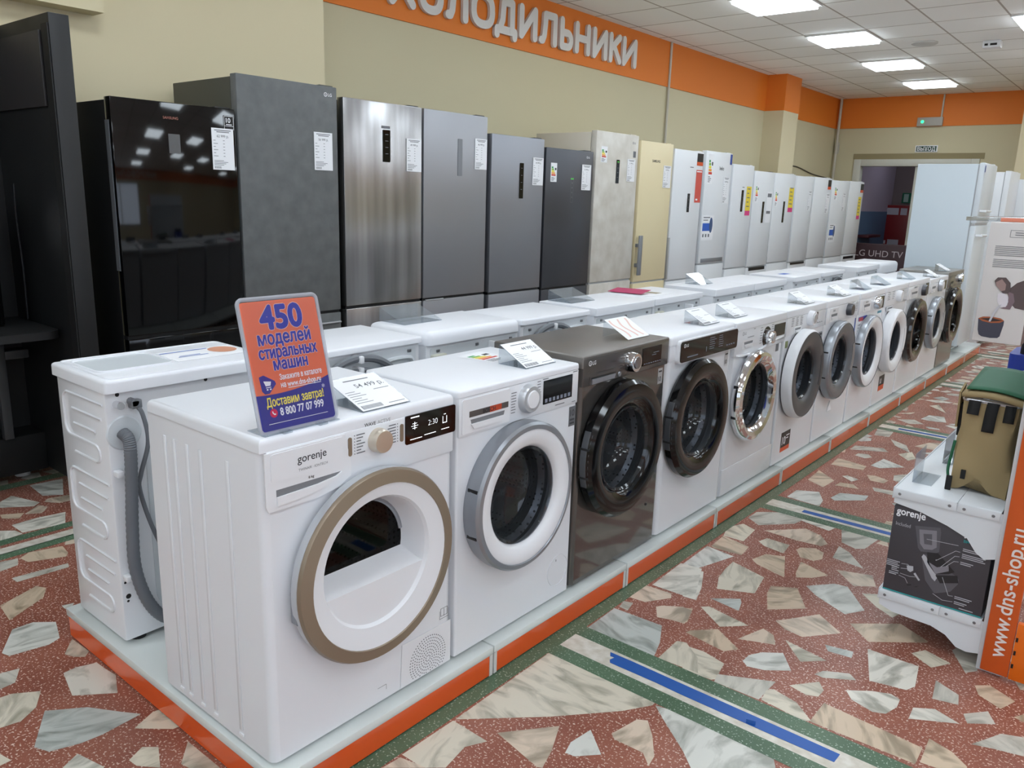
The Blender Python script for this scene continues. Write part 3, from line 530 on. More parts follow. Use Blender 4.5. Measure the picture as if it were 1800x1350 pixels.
# ================================================================== FRONT ROW OF MACHINES
def cabinet(w, d, h, hole=None, bev=0.012, z0=0.014, n=56):
    """box open at the door; front at x=0, viewer's side -y..+y = 0..w"""
    m = MB(); m.box(-d, 0, 0, w, z0, h, bev, 3, lambda c, v: abs(v.z) > 0.1 and c.x > -0.01)
    if hole:
        cy, cz, r = hole; bm = m.bm; bm.normal_update()
        f = max((f for f in bm.faces if abs(f.normal.x) > 0.99 and f.calc_center_median().x > -0.001), key=lambda f: f.calc_area())
        ys = [v.co.y for v in f.verts]; zs = [v.co.z for v in f.verts]; bm.faces.remove(f)
        ya, yb, za, zb = min(ys), max(ys), min(zs), max(zs)
        angs = sorted([2*PI*i/n-PI for i in range(n)]+[math.atan2(z-cz, y-cy) for y in (ya, yb) for z in (za, zb)])
        ri, ro = [], []
        for a in angs:
            c, s = math.cos(a), math.sin(a)
            k = min([q for q in ((yb-cy)/c if c > 1e-9 else 9e9, (ya-cy)/c if c < -1e-9 else 9e9, (zb-cz)/s if s > 1e-9 else 9e9, (za-cz)/s if s < -1e-9 else 9e9)])
            ri.append(bm.verts.new((0, cy+r*c, cz+r*s))); ro.append(bm.verts.new((0, cy+k*c, cz+k*s)))
        for i in range(len(angs)):
            j = (i+1) % len(angs); bm.faces.new((ri[i], ri[j], ro[j], ro[i]))
        bmesh.ops.remove_doubles(bm, verts=bm.verts[:], dist=1e-5)
    return m
def feet(t, w, d, mtl=RUBBER):
    for x in (-0.05, -d+0.05):
        for y in (0.05, w-0.05): MB().lathe([(0, 0), (0.02, 0), (0.017, 0.016), (0, 0.016)], (x, y, 0), 14, 'z').build('foot', mtl, t)
def lid(t, w, d, z0, z1, m, over=0.004, bev=0.01, xf=0.006, inset=True):
    mb = MB().box(-d-0.004, xf, over*-0.2, w+over*0.2, z0, z1, bev, 3, lambda c, v: c.z > z1-0.001 or (abs(v.z) > 0.001))
    return mb.build('lid', m, t)
def drum(t, cy, cz, r, depth=0.26, m=None):
    mb = MB().lathe([(r+0.012, -0.012), (r, -0.03), (r*1.02, -0.06), (r*1.08, -0.07), (r*1.08, -depth), (0, -depth-0.01)], (0, cy, cz), 40)
    o = mb.build('drum', m or DRUM, t)
    lf = MB()
    for k in range(3):
        a = PI/2+2*PI*k/3+0.4; c, s = math.cos(a), math.sin(a); rr = r*1.0
        pts = [(-0.08, rr), (-depth+0.02, rr)]
        b = MB
        p = lambda x, q, o_: (x, cy+q*c-o_*s, cz+q*s+o_*c)
        vs = [lf.bm.verts.new(p(x, q, o_)) for x in (-0.08, -depth+0.01) for q, o_ in ((rr*1.08, -0.035), (rr*0.84, -0.008), (rr*0.84, 0.008), (rr*1.08, 0.035))]
        for i in range(3): lf.bm.faces.new((vs[i], vs[i+1], vs[i+5], vs[i+4]))
        lf.bm.faces.new(vs[:4]); lf.bm.faces.new(vs[4:])
    lf.build('paddle', DRUM, o)
    return o
DRUM = mat('washer_drum_steel', (140, 142, 146), 0.3, metal=1)
nt, N, L, b = nodes(DRUM)
tc = N.new('ShaderNodeTexCoord'); vo = N.new('ShaderNodeTexVoronoi'); vo.inputs['Scale'].default_value = 60; vo.inputs['Randomness'].default_value = 0.15
cr = N.new('ShaderNodeValToRGB'); cr.color_ramp.elements[0].position = 0.22; cr.color_ramp.elements[1].position = 0.3
cr.color_ramp.elements[0].color = lin((20, 20, 22)); cr.color_ramp.elements[1].color = lin((150, 152, 156))
L.new(tc.outputs['Object'], vo.inputs['Vector']); L.new(vo.outputs['Distance'], cr.inputs[0]); L.new(cr.outputs[0], b.inputs['Base Color'])

def round_door(t, cy, cz, R, ring, rg, ring_m, inner=None, inner_m=None, glass_m=None, hinge=True, handle=None, bowl=0.07, label=None):
    """ring: lathe profile of the outer ring; inner: second profile; the glass bowl closes radius rg"""
    d = MB().lathe(ring, (0, cy, cz), 64).build('door', ring_m, t)
    if inner: MB().lathe(inner, (0, cy, cz), 64).build('door_trim', inner_m, d)
    x0 = (inner or ring)[-1][1] if not callable(inner) else 0
    gl = MB().lathe([(rg+0.004, x0), (rg*0.985, x0+0.004), (rg*0.93, x0-0.006), (rg*0.84, x0-bowl*0.75), (rg*0.72, x0-bowl), (rg*0.4, x0-bowl*1.08), (0, x0-bowl*1.1)], (0, cy, cz), 56)
    gl.build('door_glass', glass_m or GLASSD, d)
    if hinge:
        for dz in (0.075, -0.075):
            a = PI-math.asin(dz/R); y = cy+(R-0.004)*math.cos(a)
            MB().box(0.004, 0.034, y-0.006, y+0.012, cz+dz-0.011, cz+dz+0.011, 0.002).build('hinge', BLACK, d)
    if handle:
        hm, a0, a1 = handle
        h = MB().lathe([(R-0.032, ring[2][1]+0.004), (R-0.004, ring[2][1]-0.002), (R+0.002, 0.02), (R-0.01, 0.012), (R-0.032, 0.02), (R-0.032, ring[2][1]+0.004)], (0, cy, cz), 16, 'x', a0, a1)
        h.build('door_handle', hm, d)
    return d
def knob(t, cy, cz, r, m, m2=None, h=0.024, x0=0.006):
    k = MB().lathe([(r*1.06, x0), (r*1.02, x0+h*0.7), (r*0.94, x0+h), (r*0.7, x0+h*1.02), (0, x0+h*0.96)], (0, cy, cz), 40).build('program_knob', m, t)
    if m2: MB().lathe([(r*0.66, x0+h), (r*0.62, x0+h+0.004), (0, x0+h+0.005)], (0, cy, cz), 32).build('knob_cap', m2, k)
    return k
def panel(t, w, z0, z1, m, x=0.006, bev=0.004):
    return MB().box(-0.03, x, 0.002, w-0.002, z0, z1, bev, 2).build('control_panel', m, t)
def plate(t, name, y0, y1, z0, z1, m, x0=0.004, x1=0.009, r=0.004):
    return MB().prism(rrect(y0, y1, z0, z1, r), plane_x(x0), x1-x0).build(name, m, t)
def drawer(t, y0, y1, z0, z1, m, slot=None, slot_m=None):
    """detergent drawer front, a thin raised plate with a scooped grip"""
    d = plate(t, 'detergent_drawer', y0, y1, z0, z1, m, 0.004, 0.0085, 0.006)
    if slot:
        a, b_, c, e = slot; hgt = e-c
        MB().prism([(a, e), (b_, e), (b_-0.004, c+hgt*0.55), (a+0.004, c+hgt*0.55)], plane_x(0.0088), 0.0006).build('drawer_grip', slot_m or mat('grip_shadow_plastic', (120, 122, 126), 0.5), d)  # default grey stands for the shade inside the grip's scoop
        MB().prism([(a, c+hgt*0.55), (b_, c+hgt*0.55), (b_-0.012, c), (a+0.012, c)], plane_x(0.0088), 0.004).build('drawer_lip', m, d)
    return d
def printing(t, m, items, x=0.0067, name='lettering'):
    """items: (text, y, z, size, bold, align) or bars ('-', y0, y1, z, h)"""
    g = MB(); P = plane_x(x)
    for it in items:
        if it[0] == '-': g.rect(it[1], it[2], it[3], it[3]+it[4], P)
        else: g.text(it[0], it[1], it[2], it[3], P, it[4] if len(it) > 4 else 0, it[5] if len(it) > 5 else 'l')
    return flatprint(g, name, m, t)
def bars(y0, y1, zs, h=0.003, jit=0.3):
    out = []
    for z in zs:
        l = (y1-y0)*(1-jit*random.random()); out.append(('-', y0, y0+l, z, h))
    return out
def energy_sticker(t, y0, y1, z0, z1, P, rows=('#1a9a4a', '#7ab830', '#e8d820', '#f0a020', '#d83a20')):
    s = MB().rect(y0, y1, z0, z1, P); o = flatprint(s, 'energy_label', PAPER, t)
    cols = ((30, 150, 80), (130, 180, 50), (236, 220, 50), (240, 160, 40), (214, 60, 36)); n = 5; h = (z1-z0)*0.5/n
    P2 = P @ Matrix.Translation((0, 0, 0.0004))
    g = MB(); me = []
    for i in range(n):
        v = z0+(z1-z0)*0.82-h*(i+1); g.rect(y0+(y1-y0)*0.12, y0+(y1-y0)*(0.4+0.1*i), v, v+h*0.8, P2)
    ob = g.build('energy_bar', [mat('energy_%d' % i, c, 0.5) for i, c in enumerate(cols)], o, flat=True, solid=False)
    for i, p in enumerate(ob.data.polygons): p.material_index = min(i, 4)
    k = MB().rect(y0+(y1-y0)*0.66, y0+(y1-y0)*0.9, z0+(z1-z0)*0.62, z0+(z1-z0)*0.74, P2); flatprint(k, 'rating_arrow', INKB, o)
    k = MB()
    for i in range(4): k.rect(y0+(y1-y0)*0.12, y0+(y1-y0)*(0.5+0.1*(i % 3)), z0+(z1-z0)*(0.06+0.055*i), z0+(z1-z0)*(0.085+0.055*i), P2)
    flatprint(k, 'fine_print', INK, o)
    return o

MX, MZ = -1.43, 0.1
def machine(name, label, cat, y0, group='washing machines in the aisle row', x=MX):
    return thing(name, label, cat, (x, y0, MZ), 0, group)

# ---- 1: white dryer with the champagne ring
w, d = 0.596, 0.49
t = machine('tumble_dryer', 'white tumble dryer with a champagne ring around its big round door, beside the orange sign', 'tumble dryer', 0.908)
GC = (0.30, 0.432)
cabinet(w, d, 0.782, (GC[0], GC[1], 0.19), 0.02).build('cabinet', WHITE, t); feet(t, w, d)
lidm = MB().box(-d+0.008, 0.004, -0.003, w-0.006, 0.782, 0.813, 0.014, 4, lambda c, v: c.z > 0.8)
lidm.build('lid', LIDW, t)
MB().box(-0.02, 0.007, 0.012, w-0.006, 0.652, 0.7835, 0.005, 2).build('control_panel', WHITE, t)
dr = MB().prism([(0.006, 0.78), (0.222, 0.78), (0.24, 0.70), (0.238, 0.675), (0.20, 0.655), (0.14, 0.645), (0.012, 0.645), (0.006, 0.66)], plane_x(0.004), 0.0042).build('detergent_drawer', WHITE2, t)
g = MB().prism(rrect(0.02, 0.218, 0.712, 0.776, 0.008), plane_x(0.0082), 0.0015); g.build('drawer_front', WHITE2, dr)
MB().prism([(0.032, 0.693), (0.208, 0.693), (0.192, 0.686), (0.14, 0.680), (0.032, 0.677)], plane_x(0.0083), 0.0005).build('drawer_grip', mat('grip_shadow_plastic', (120, 122, 126), 0.5), dr)  # flat grey sliver painted as the shade in the grip recess
g = MB().prism([(0.032, 0.677), (0.14, 0.680), (0.192, 0.686), (0.208, 0.693), (0.204, 0.682), (0.16, 0.668), (0.10, 0.660), (0.032, 0.657)], plane_x(0.0083), 0.005); g.build('drawer_lip', WHITE2, dr)
printing(t, INKB, [('gorenje', 0.088, 0.742, 0.026, 0.006), ('WAVE', 0.279, 0.785, 0.0125, 0.012), ('6 kg', 0.116, 0.699, 0.009, 0.01)], 0.0101)
printing(t, INK, [('ACTIVE', 0.320, 0.785, 0.0125, -0.006), ('TWINAIR · IONTECH', 0.09, 0.722, 0.0085)], 0.0102)
knob(t, 0.322, 0.744, 0.029, GOLD, None, 0.026, 0.0072)
for y, a, b_ in ((0.231, 0.722, 0.768), (0.395, 0.722, 0.768)): plate(t, 'button_strip', y, y+0.011, a, b_, BRONZE, 0.006, 0.009, 0.005)
printing(t, INK, [i for k in range(7) for i in ((('-', 0.249, 0.252, 0.768-0.0075*k, 0.0025), ('-', 0.256, 0.282-0.006*(k % 3), 0.768-0.0075*k, 0.0028)))] + [i for k in range(7) for i in ((('-', 0.385, 0.388, 0.77-0.0075*k, 0.0025), ('-', 0.358-0.004*(k % 3), 0.381, 0.77-0.0075*k, 0.0028)))], 0.0078, 'program_print')
dsp = MB().prism(rrect(0.412, 0.594, 0.709, 0.784, 0.006), plane_x(0.005), 0.004).build('display', BLACKG, t)
printing(dsp, LEDW, [('2:30', 0.492, 0.746, 0.021, -0.02), ('-', 0.432, 0.456, 0.754, 0.0015), ('-', 0.443, 0.445, 0.745, 0.02), ('-', 0.436, 0.452, 0.748, 0.0015), ('-', 0.436, 0.452, 0.760, 0.0015), ('-', 0.545, 0.561, 0.741, 0.002), ('-', 0.545, 0.547, 0.741, 0.019), ('-', 0.559, 0.561, 0.741, 0.019), ('-', 0.549, 0.557, 0.764, 0.002), ('-', 0.428, 0.470, 0.719, 0.002), ('-', 0.478, 0.52, 0.722, 0.002), ('-', 0.54, 0.57, 0.724, 0.002), ('-', 0.43, 0.46, 0.776, 0.003)], 0.0092, 'display_digits')
# door: ring, dish, D-shaped window
dd = MB().lathe([(0.232, 0.002), (0.247, 0.018), (0.249, 0.04), (0.244, 0.05), (0.214, 0.056), (0.212, 0.05)], (0, *GC), 72).build('door', BRONZE, t)
IC, IR = (0.292, 0.445), 0.163
MB().lathe([(0.231, 0.001), (0.2475, 0.017), (0.2500, 0.034), (0.2495, 0.041), (0.2485, 0.041)], (0, *GC), 72).build('door_rim', SILVERL, dd)
fr_ = MB(); n = 72
A = [fr_.bm.verts.new((0.052, GC[0]+0.213*math.cos(2*PI*i/n), GC[1]+0.213*math.sin(2*PI*i/n))) for i in range(n)]
B2 = [fr_.bm.verts.new((0.045, IC[0]+(IR+0.006)*math.cos(2*PI*i/n), IC[1]+(IR+0.006)*math.sin(2*PI*i/n))) for i in range(n)]
B3 = [fr_.bm.verts.new((0.036, IC[0]+IR*math.cos(2*PI*i/n), IC[1]+IR*math.sin(2*PI*i/n))) for i in range(n)]
for P_, Q_ in ((A, B2), (B2, B3)):
    for i in range(n): fr_.bm.faces.new((P_[i], P_[(i+1) % n], Q_[(i+1) % n], Q_[i]))
fr_.build('door_face', WHITE2, dd)
zc = -0.052   # chord height relative to the dish centre
th = math.asin(zc/IR)
lowp = [(IC[0]+IR*math.cos(a), IC[1]+IR*math.sin(a)) for a in [PI-th+(2*th+PI)*i/28 for i in range(29)]]
g = MB().prism(lowp, plane_x(0.030), 0.006); g.build('door_lower_plate', WHITE2, dd)
def dshape(r, ch, x, k=30):
    t0 = math.asin(ch/r); return [(x, IC[0]+r*math.cos(t0+(PI-2*t0)*i/k), IC[1]+r*math.sin(t0+(PI-2*t0)*i/k)) for i in range(k+1)]
g = MB(); rings = [[g.bm.verts.new(p) for p in dshape(r, ch, x)] for r, ch, x in ((IR, zc, 0.036), (IR-0.006, zc+0.006, 0.022), (IR-0.016, zc+0.02, -0.02), (IR-0.02, zc+0.026, -0.034))]
for A_, B_ in zip(rings, rings[1:]):
    m = len(A_)
    for i in range(m): g.bm.faces.new((A_[i], A_[(i+1) % m], B_[(i+1) % m], B_[i]))
g.build('door_recess', WHITE2, dd)
g = MB(); g.bm.faces.new([g.bm.verts.new(p) for p in dshape(IR-0.02, zc+0.026, -0.034)]); g.build('door_glass', GLASSB, dd, flat=True, solid=False)
g = MB(); g.tube(dshape(IR-0.023, zc+0.028, -0.032)[3:-3], 0.006, 6); g.build('glass_rim', SILVER, dd)
drum(t, IC[0], IC[1], 0.165, 0.4)
plate(t, 'door_latch', GC[0]-0.243, GC[0]-0.232, GC[1]-0.07, GC[1]+0.01, SILVER, 0.01, 0.03, 0.004)
sg_ = MB().prism([(0.399, 0.016), (0.592, 0.016), (0.592, 0.145), (0.405, 0.145)], plane_x(0.0005), 0.002); fp = sg_.build('filter_flap', WHITE2, t)
g = MB()
for i in range(1, 9):
    r = 0.0085*i; k = 6*i+2
    for j in range(k):
        a = 2*PI*j/k+i*0.4; u, v = 0.502+r*math.cos(a), 0.062+r*1.0*math.sin(a)
        if v < 0.02: continue
        g.poly([(u+0.0021*math.cos(2*PI*q/8), v+0.0021*math.sin(2*PI*q/8)) for q in range(8)], plane_x(0.0028))
g.build('vent_grille', INK, fp, flat=True, solid=False)
printing(t, INKB, [('-', 0.553, 0.566, 0.168, 0.0012), ('-', 0.567, 0.58, 0.168, 0.0012), ('-', 0.553, 0.5545, 0.168, 0.024), ('-', 0.566, 0.5675, 0.166, 0.024), ('-', 0.579, 0.5805, 0.168, 0.024), ('-', 0.553, 0.566, 0.191, 0.0012), ('-', 0.567, 0.58, 0.191, 0.0012), ('-', 0.549, 0.55, 0.16, 0.026), ('-', 0.549, 0.585, 0.16, 0.0012), ('-', 0.584, 0.585, 0.16, 0.026), ('-', 0.32, 0.35, 0.055, 0.001), ('-', 0.349, 0.35, 0.04, 0.016)], 0.0006, 'manual_symbol')
for x in (-0.415, -0.37, -0.31, -0.25, -0.135):
    g = MB().box(x-0.002, x+0.012, -0.0025, 0.001, 0.045, 0.735, 0.002, 2); g.build('side_rib', WHITE, t)
    MB().box(x-0.004, x+0.014, -0.0035, 0.001, 0.03, 0.037, 0.001).build('side_slot', WHITE2, t)

# ---- 2: white washer with the silver-white porthole
w, d = 0.566, 0.375
t = machine('washing_machine', 'white washing machine with a silver rimmed white door, next to the dryer', 'washing machine', 1.518)
c_ = (0.256, 0.455)
cabinet(w, d, 0.795, (*c_, 0.17), 0.006).build('cabinet', WHITE, t); feet(t, w, d)
lid(t, w, d, 0.795, 0.814, LIDW, bev=0.008)
panel(t, w, 0.682, 0.7945, WHITE)
drawer(t, 0.012, 0.215, 0.69, 0.788, WHITE2, (0.045, 0.19, 0.70, 0.728))
lg = plate(t, 'brand_plate', 0.04, 0.206, 0.735, 0.752, mat('brand_plate_grey', (120, 116, 114), 0.3, metal=0.7), 0.0085, 0.0095, 0.001)
MB().prism(rrect(0.125, 0.175, 0.735, 0.752, 0.001), plane_x(0.0096), 0.0004).build('brand_plate_stripe', mat('red_plate', (184, 70, 40), 0.4), lg)
printing(t, INKB, [('BOSCH', 0.095, 0.7375, 0.017, 0.01)], 0.0102)
knob(t, 0.298, 0.744, 0.042, SILVERL, WHITE2, 0.022)
printing(t, INK, bars(0.222, 0.248, [0.77-0.0085*k for k in range(8)], 0.0025)+bars(0.345, 0.365, [0.785-0.0085*k for k in range(9)], 0.0025)+[('-', 0.372, 0.40, 0.788, 0.003), ('-', 0.53, 0.555, 0.788, 0.003), ('-', 0.44, 0.49, 0.694, 0.003), ('-', 0.53, 0.55, 0.69, 0.002)], 0.0067, 'program_print')
ds = plate(t, 'display', 0.376, 0.527, 0.709, 0.784, BLACKG, 0.004, 0.008, 0.002)
printing(ds, mat('dim_display_print', (120, 126, 140), 0.5), [('-', 0.384+0.02*k, 0.397+0.02*k, 0.714, 0.012) for k in range(7)], 0.0083, 'display_symbol')
plate(t, 'warranty_sticker', 0.527, 0.563, 0.606, 0.672, mat('sticker_grey', (104, 106, 110), 0.5), 0.0002, 0.0008, 0.001)
printing(t, mat('sticker_print', (60, 61, 64), 0.5), [('10', 0.532, 0.64, 0.03, 0.02), ('-', 0.532, 0.557, 0.625, 0.006), ('-', 0.532, 0.557, 0.613, 0.006)], 0.001, 'sticker_print')
g = MB().lathe([(0.226, 0.0), (0.23, 0.02), (0.229, 0.05), (0.222, 0.058), (0.21, 0.06), (0.208, 0.054)], (0, *c_), 72); dd = g.build('door', SILVER, t)
MB().lathe([(0.209, 0.055), (0.2, 0.058), (0.165, 0.05), (0.156, 0.042), (0.152, 0.03)], (0, *c_), 72).build('door_face', WHITE2, dd)
MB().lathe([(0.152, 0.034), (0.149, 0.036), (0.142, 0.03), (0.128, -0.045), (0.1, -0.06), (0, -0.066)], (0, *c_), 60).build('door_glass', GLASSD, dd)
for dz in (0.07, -0.07): yh = c_[0]-math.sqrt(0.2295**2-dz*dz); MB().box(0.010, 0.046, yh-0.0012, yh+0.02, c_[1]+dz-0.005, c_[1]+dz+0.005, 0.001).build('hinge', BLACK, dd)
drum(t, *c_, 0.158, 0.3)
g = MB().lathe([(0.056, 0.0), (0.056, 0.0018), (0.0535, 0.0018), (0.0535, 0.0)], (0, 0.503, 0.108), 40); g.build('filter_cover', WHITE, t)
printing(t, INKB, [('-', 0.489, 0.492, 0.143, 0.008)], 0.0012, 'filter_mark')
energy_sticker(t, -0.06, 0.06, -0.07, 0.07, Matrix.Translation((-0.262, 0.41, 0.8144)) @ Matrix.Rotation(PI/2+0.1, 4, 'Z'))

# ---- 3: dark grey washer
DGREY = mat('graphite_enamel', (92, 89, 86), 0.12, metal=0.55, coat=0.5); DLID = mat('graphite_lid', (118, 114, 110), 0.35, metal=0.6)
BLKRING = mat('black_door_ring', (9, 9, 10), 0.12, spec=0.45)
def blackdoor(t, c_, R, glass=GLASSD, ring_m=BLKRING, rg=0.155, hinge=True):
    g = MB().lathe([(R-0.012, 0.0), (R, 0.014), (R+0.001, 0.04), (R-0.012, 0.056), (R-0.035, 0.06), (rg+0.035, 0.058), (rg+0.012, 0.05), (rg, 0.036)], (0, *c_), 72); dd = g.build('door', ring_m, t)
    MB().lathe([(rg+0.001, 0.04), (rg-0.004, 0.042), (rg-0.012, 0.034), (rg*0.84, -0.04), (rg*0.7, -0.062), (0, -0.07)], (0, *c_), 60).build('door_glass', glass, dd)
    if hinge:
        for dz in (0.05, -0.05):
            yh = c_[0]-math.sqrt(R*R-dz*dz); MB().box(0.010, 0.046, yh-0.003, yh+0.02, c_[1]+dz-0.004, c_[1]+dz+0.004, 0.001).build('hinge', RUBBER, dd)
        MB().lathe([(R+0.002, 0.016), (R+0.002, 0.038), (R-0.004, 0.046)], (0, *c_), 20, 'x', PI-0.45, PI+0.35).build('door_trim', GREYDOOR, dd)
    drum(t, c_[0], c_[1], rg, 0.3)
    return dd
def mark_lg(t, y, z, s, m, x=0.0069):
    """round face-like mark and two letters"""
    g = MB(); P = plane_x(x); n = 20
    for i in range(n):
        a, b_ = 2*PI*i/n, 2*PI*(i+1)/n
        g.poly([(y+s*0.5*math.cos(a), z+s*0.5*math.sin(a)), (y+s*0.5*math.cos(b_), z+s*0.5*math.sin(b_)), (y+s*0.36*math.cos(b_), z+s*0.36*math.sin(b_)), (y+s*0.36*math.cos(a), z+s*0.36*math.sin(a))], P)
    g.rect(y-s*0.06, y+s*0.04, z-s*0.15, z+s*0.2, P); g.rect(y-s*0.06, y+s*0.2, z-s*0.2, z-s*0.12, P)
    g.text('LG', y+s*0.75, z-s*0.36, s, P, 0.01); return flatprint(g, 'lettering', m, t)
w, d = 0.572, 0.375
t = machine('washing_machine', 'dark grey washing machine with a black round door, orange leaflet on top', 'washing machine', 2.104)
c_ = (0.243, 0.471)
cabinet(w, d, 0.79, (*c_, 0.18), 0.016).build('cabinet', DGREY, t); feet(t, w, d)
lid(t, w, d, 0.79, 0.83, DLID, bev=0.006)
panel(t, w, 0.726, 0.822, mat('graphite_panel', (104, 100, 97), 0.25, metal=0.6), 0.007)
mark_lg(t, 0.04, 0.803, 0.018, PAPER, 0.0075)
dw = plate(t, 'detergent_drawer', 0.04, 0.20, 0.729, 0.757, mat('graphite_panel', (104, 100, 97), 0.25), 0.006, 0.009, 0.004)
MB().prism([(0.046, 0.754), (0.19, 0.754), (0.19, 0.748), (0.046, 0.748)], plane_x(0.0092), 0.0005).build('drawer_grip', BLACK, dw)
MB().prism([(0.05, 0.748), (0.194, 0.748), (0.185, 0.733), (0.05, 0.731)], plane_x(0.0092), 0.004).build('drawer_lip', SILVER, dw)
knob(t, 0.29, 0.775, 0.034, CHROME, mat('knob_face', (150, 150, 152), 0.2, metal=0.9), 0.03, 0.007)
ds = plate(t, 'display', 0.376, 0.51, 0.744, 0.81, BLACKG, 0.005, 0.0095, 0.002)
printing(ds, mat('dim_display_print', (120, 126, 140), 0.5), [('-', 0.385+0.016*k, 0.395+0.016*k, 0.75, 0.003) for k in range(8)]+[('-', 0.44, 0.47, 0.778, 0.002), ('-', 0.45, 0.49, 0.786, 0.002)], 0.0098, 'display_symbol')
printing(t, mat('dark_panel_print', (58, 56, 55), 0.5), [('-', 0.225, 0.25, 0.802-0.009*k, 0.003) for k in range(7)]+[('-', 0.335, 0.36, 0.802-0.009*k, 0.003) for k in range(7)]+[('-', 0.08, 0.19, 0.764, 0.004), ('-', 0.16, 0.19, 0.79, 0.003)], 0.0073, 'program_print')
for y, z in ((0.225, 0.74), (0.345, 0.738)): MB().lathe([(0.009, 0.007), (0.008, 0.01), (0, 0.01)], (0, y, z), 20).build('button', SILVER, t)
blackdoor(t, c_, 0.248)
plate(t, 'warranty_sticker', 0.512, 0.545, 0.655, 0.715, SILVERL, 0.0002, 0.0008, 0.001)
printing(t, INKB, [('10', 0.515, 0.665, 0.026, 0.02), ('-', 0.516, 0.54, 0.7, 0.006)], 0.001, 'sticker_print')
MB().lathe([(0.006, 0), (0.005, 0.003), (0, 0.003)], (0, 0.49, 0.178), 12).build('plug', BLACK, t)

# ---- 4: white washer, black control strip, black door
w, d = 0.576, 0.375
t = machine('washing_machine', 'white washing machine with a wide black control strip and black round door', 'washing machine', 2.688)
c_ = (0.23, 0.468)
cabinet(w, d, 0.79, (*c_, 0.18), 0.022).build('cabinet', WHITE, t); feet(t, w, d)
lid(t, w, d, 0.79, 0.826, LIDW, bev=0.012)
panel(t, w, 0.728, 0.79, WHITE, 0.003)
ps = MB().prism(rrect(0.05, 0.574, 0.716, 0.806, 0.016), plane_x(0.0), 0.02).build('control_strip', WHITE2, t)
ds = MB().prism(rrect(0.056, 0.570, 0.720, 0.802, 0.014), plane_x(0.02), 0.003).build('display', BLACKG, ps)
mark_lg(t, 0.085, 0.785, 0.016, PAPER, 0.0235)
printing(t, mat('dim_display_print', (120, 126, 140), 0.5), bars(0.30, 0.36, [0.79-0.009*k for k in range(6)], 0.003)+bars(0.385, 0.43, [0.79-0.009*k for k in range(6)], 0.003)+[('-', 0.11, 0.2, 0.735, 0.005), ('-', 0.27, 0.275, 0.74, 0.02)]+[('-', 0.46+0.022*k, 0.475+0.022*k, 0.74, 0.005) for k in range(4)], 0.0236, 'program_print')
blackdoor(t, c_, 0.246)
plate(t, 'warranty_sticker', 0.505, 0.54, 0.64, 0.705, SILVERL, 0.0002, 0.0008, 0.001)
printing(t, INKB, [('10', 0.509, 0.65, 0.026, 0.02), ('-', 0.51, 0.536, 0.69, 0.006)], 0.001, 'sticker_print')

# ---- 5: white washer with chrome door
w, d = 0.582, 0.38
t = machine('washing_machine', 'white washing machine with a bright chrome round door', 'washing machine', 3.272)
c_ = (0.222, 0.463)
cabinet(w, d, 0.785, (*c_, 0.165), 0.02).build('cabinet', WHITE, t); feet(t, w, d)
lid(t, w, d, 0.785, 0.82, LIDW, bev=0.006, xf=0.01)
panel(t, w, 0.668, 0.785, WHITE, 0.008, 0.006)
g = MB().tube(smooth([(0.004, 0.02, 0.674), (0.008, 0.1, 0.666), (0.01, 0.25, 0.668), (0.01, 0.4, 0.69), (0.006, 0.56, 0.70)]), 0.006, 8); g.build('panel_crease', WHITE, t)
mark_lg(t, 0.08, 0.765, 0.017, INK, 0.0083)
drawer(t, 0.08, 0.20, 0.695, 0.735, WHITE2, (0.095, 0.19, 0.70, 0.725))
MB().lathe([(0.05, 0.007), (0.048, 0.0095), (0, 0.0095)], (0, 0.35, 0.722), 32).build('knob_ring', BLACKG, t)
knob(t, 0.36, 0.722, 0.031, CHROME, SILVERL, 0.03, 0.009)
printing(t, INK, bars(0.27, 0.3, [0.77-0.012*k for k in range(7)], 0.003)+bars(0.40, 0.43, [0.772-0.01*k for k in range(3)], 0.003)+[('-', 0.13, 0.2, 0.742, 0.003), ('-', 0.19, 0.21, 0.775, 0.003)], 0.0085, 'program_print')
plate(t, 'display', 0.436, 0.57, 0.71, 0.77, mat('lcd_green_black', (30, 40, 36), 0.1), 0.006, 0.01, 0.003)
plate(t, 'button_bar', 0.436, 0.57, 0.688, 0.698, SILVER, 0.006, 0.011, 0.004)
g = MB().lathe([(0.2, 0.0), (0.214, 0.014), (0.215, 0.034), (0.205, 0.05), (0.19, 0.056), (0.17, 0.05), (0.158, 0.034), (0.15, 0.028)], (0, *c_), 72); dd = g.build('door', CHROME, t)
MB().lathe([(0.152, 0.03), (0.147, 0.032), (0.14, 0.026), (0.128, -0.04), (0.1, -0.06), (0, -0.066)], (0, *c_), 60).build('door_glass', GLASSD, dd)
for dz in (0.07, -0.07): yh = c_[0]-math.sqrt(0.215**2-dz*dz); MB().box(0.012, 0.034, yh-0.0012, yh+0.02, c_[1]+dz-0.007, c_[1]+dz+0.007, 0.002).build('hinge', BLACK, dd)
drum(t, *c_, 0.155, 0.3)
plate(t, 'warranty_sticker', 0.5, 0.535, 0.63, 0.69, mat('sticker_grey', (104, 106, 110), 0.5), 0.0002, 0.0008, 0.001)
MB().box(-0.01, 0.003, 0.004, w-0.004, 0.016, 0.142, 0.003).build('kick_plate', WHITE, t)

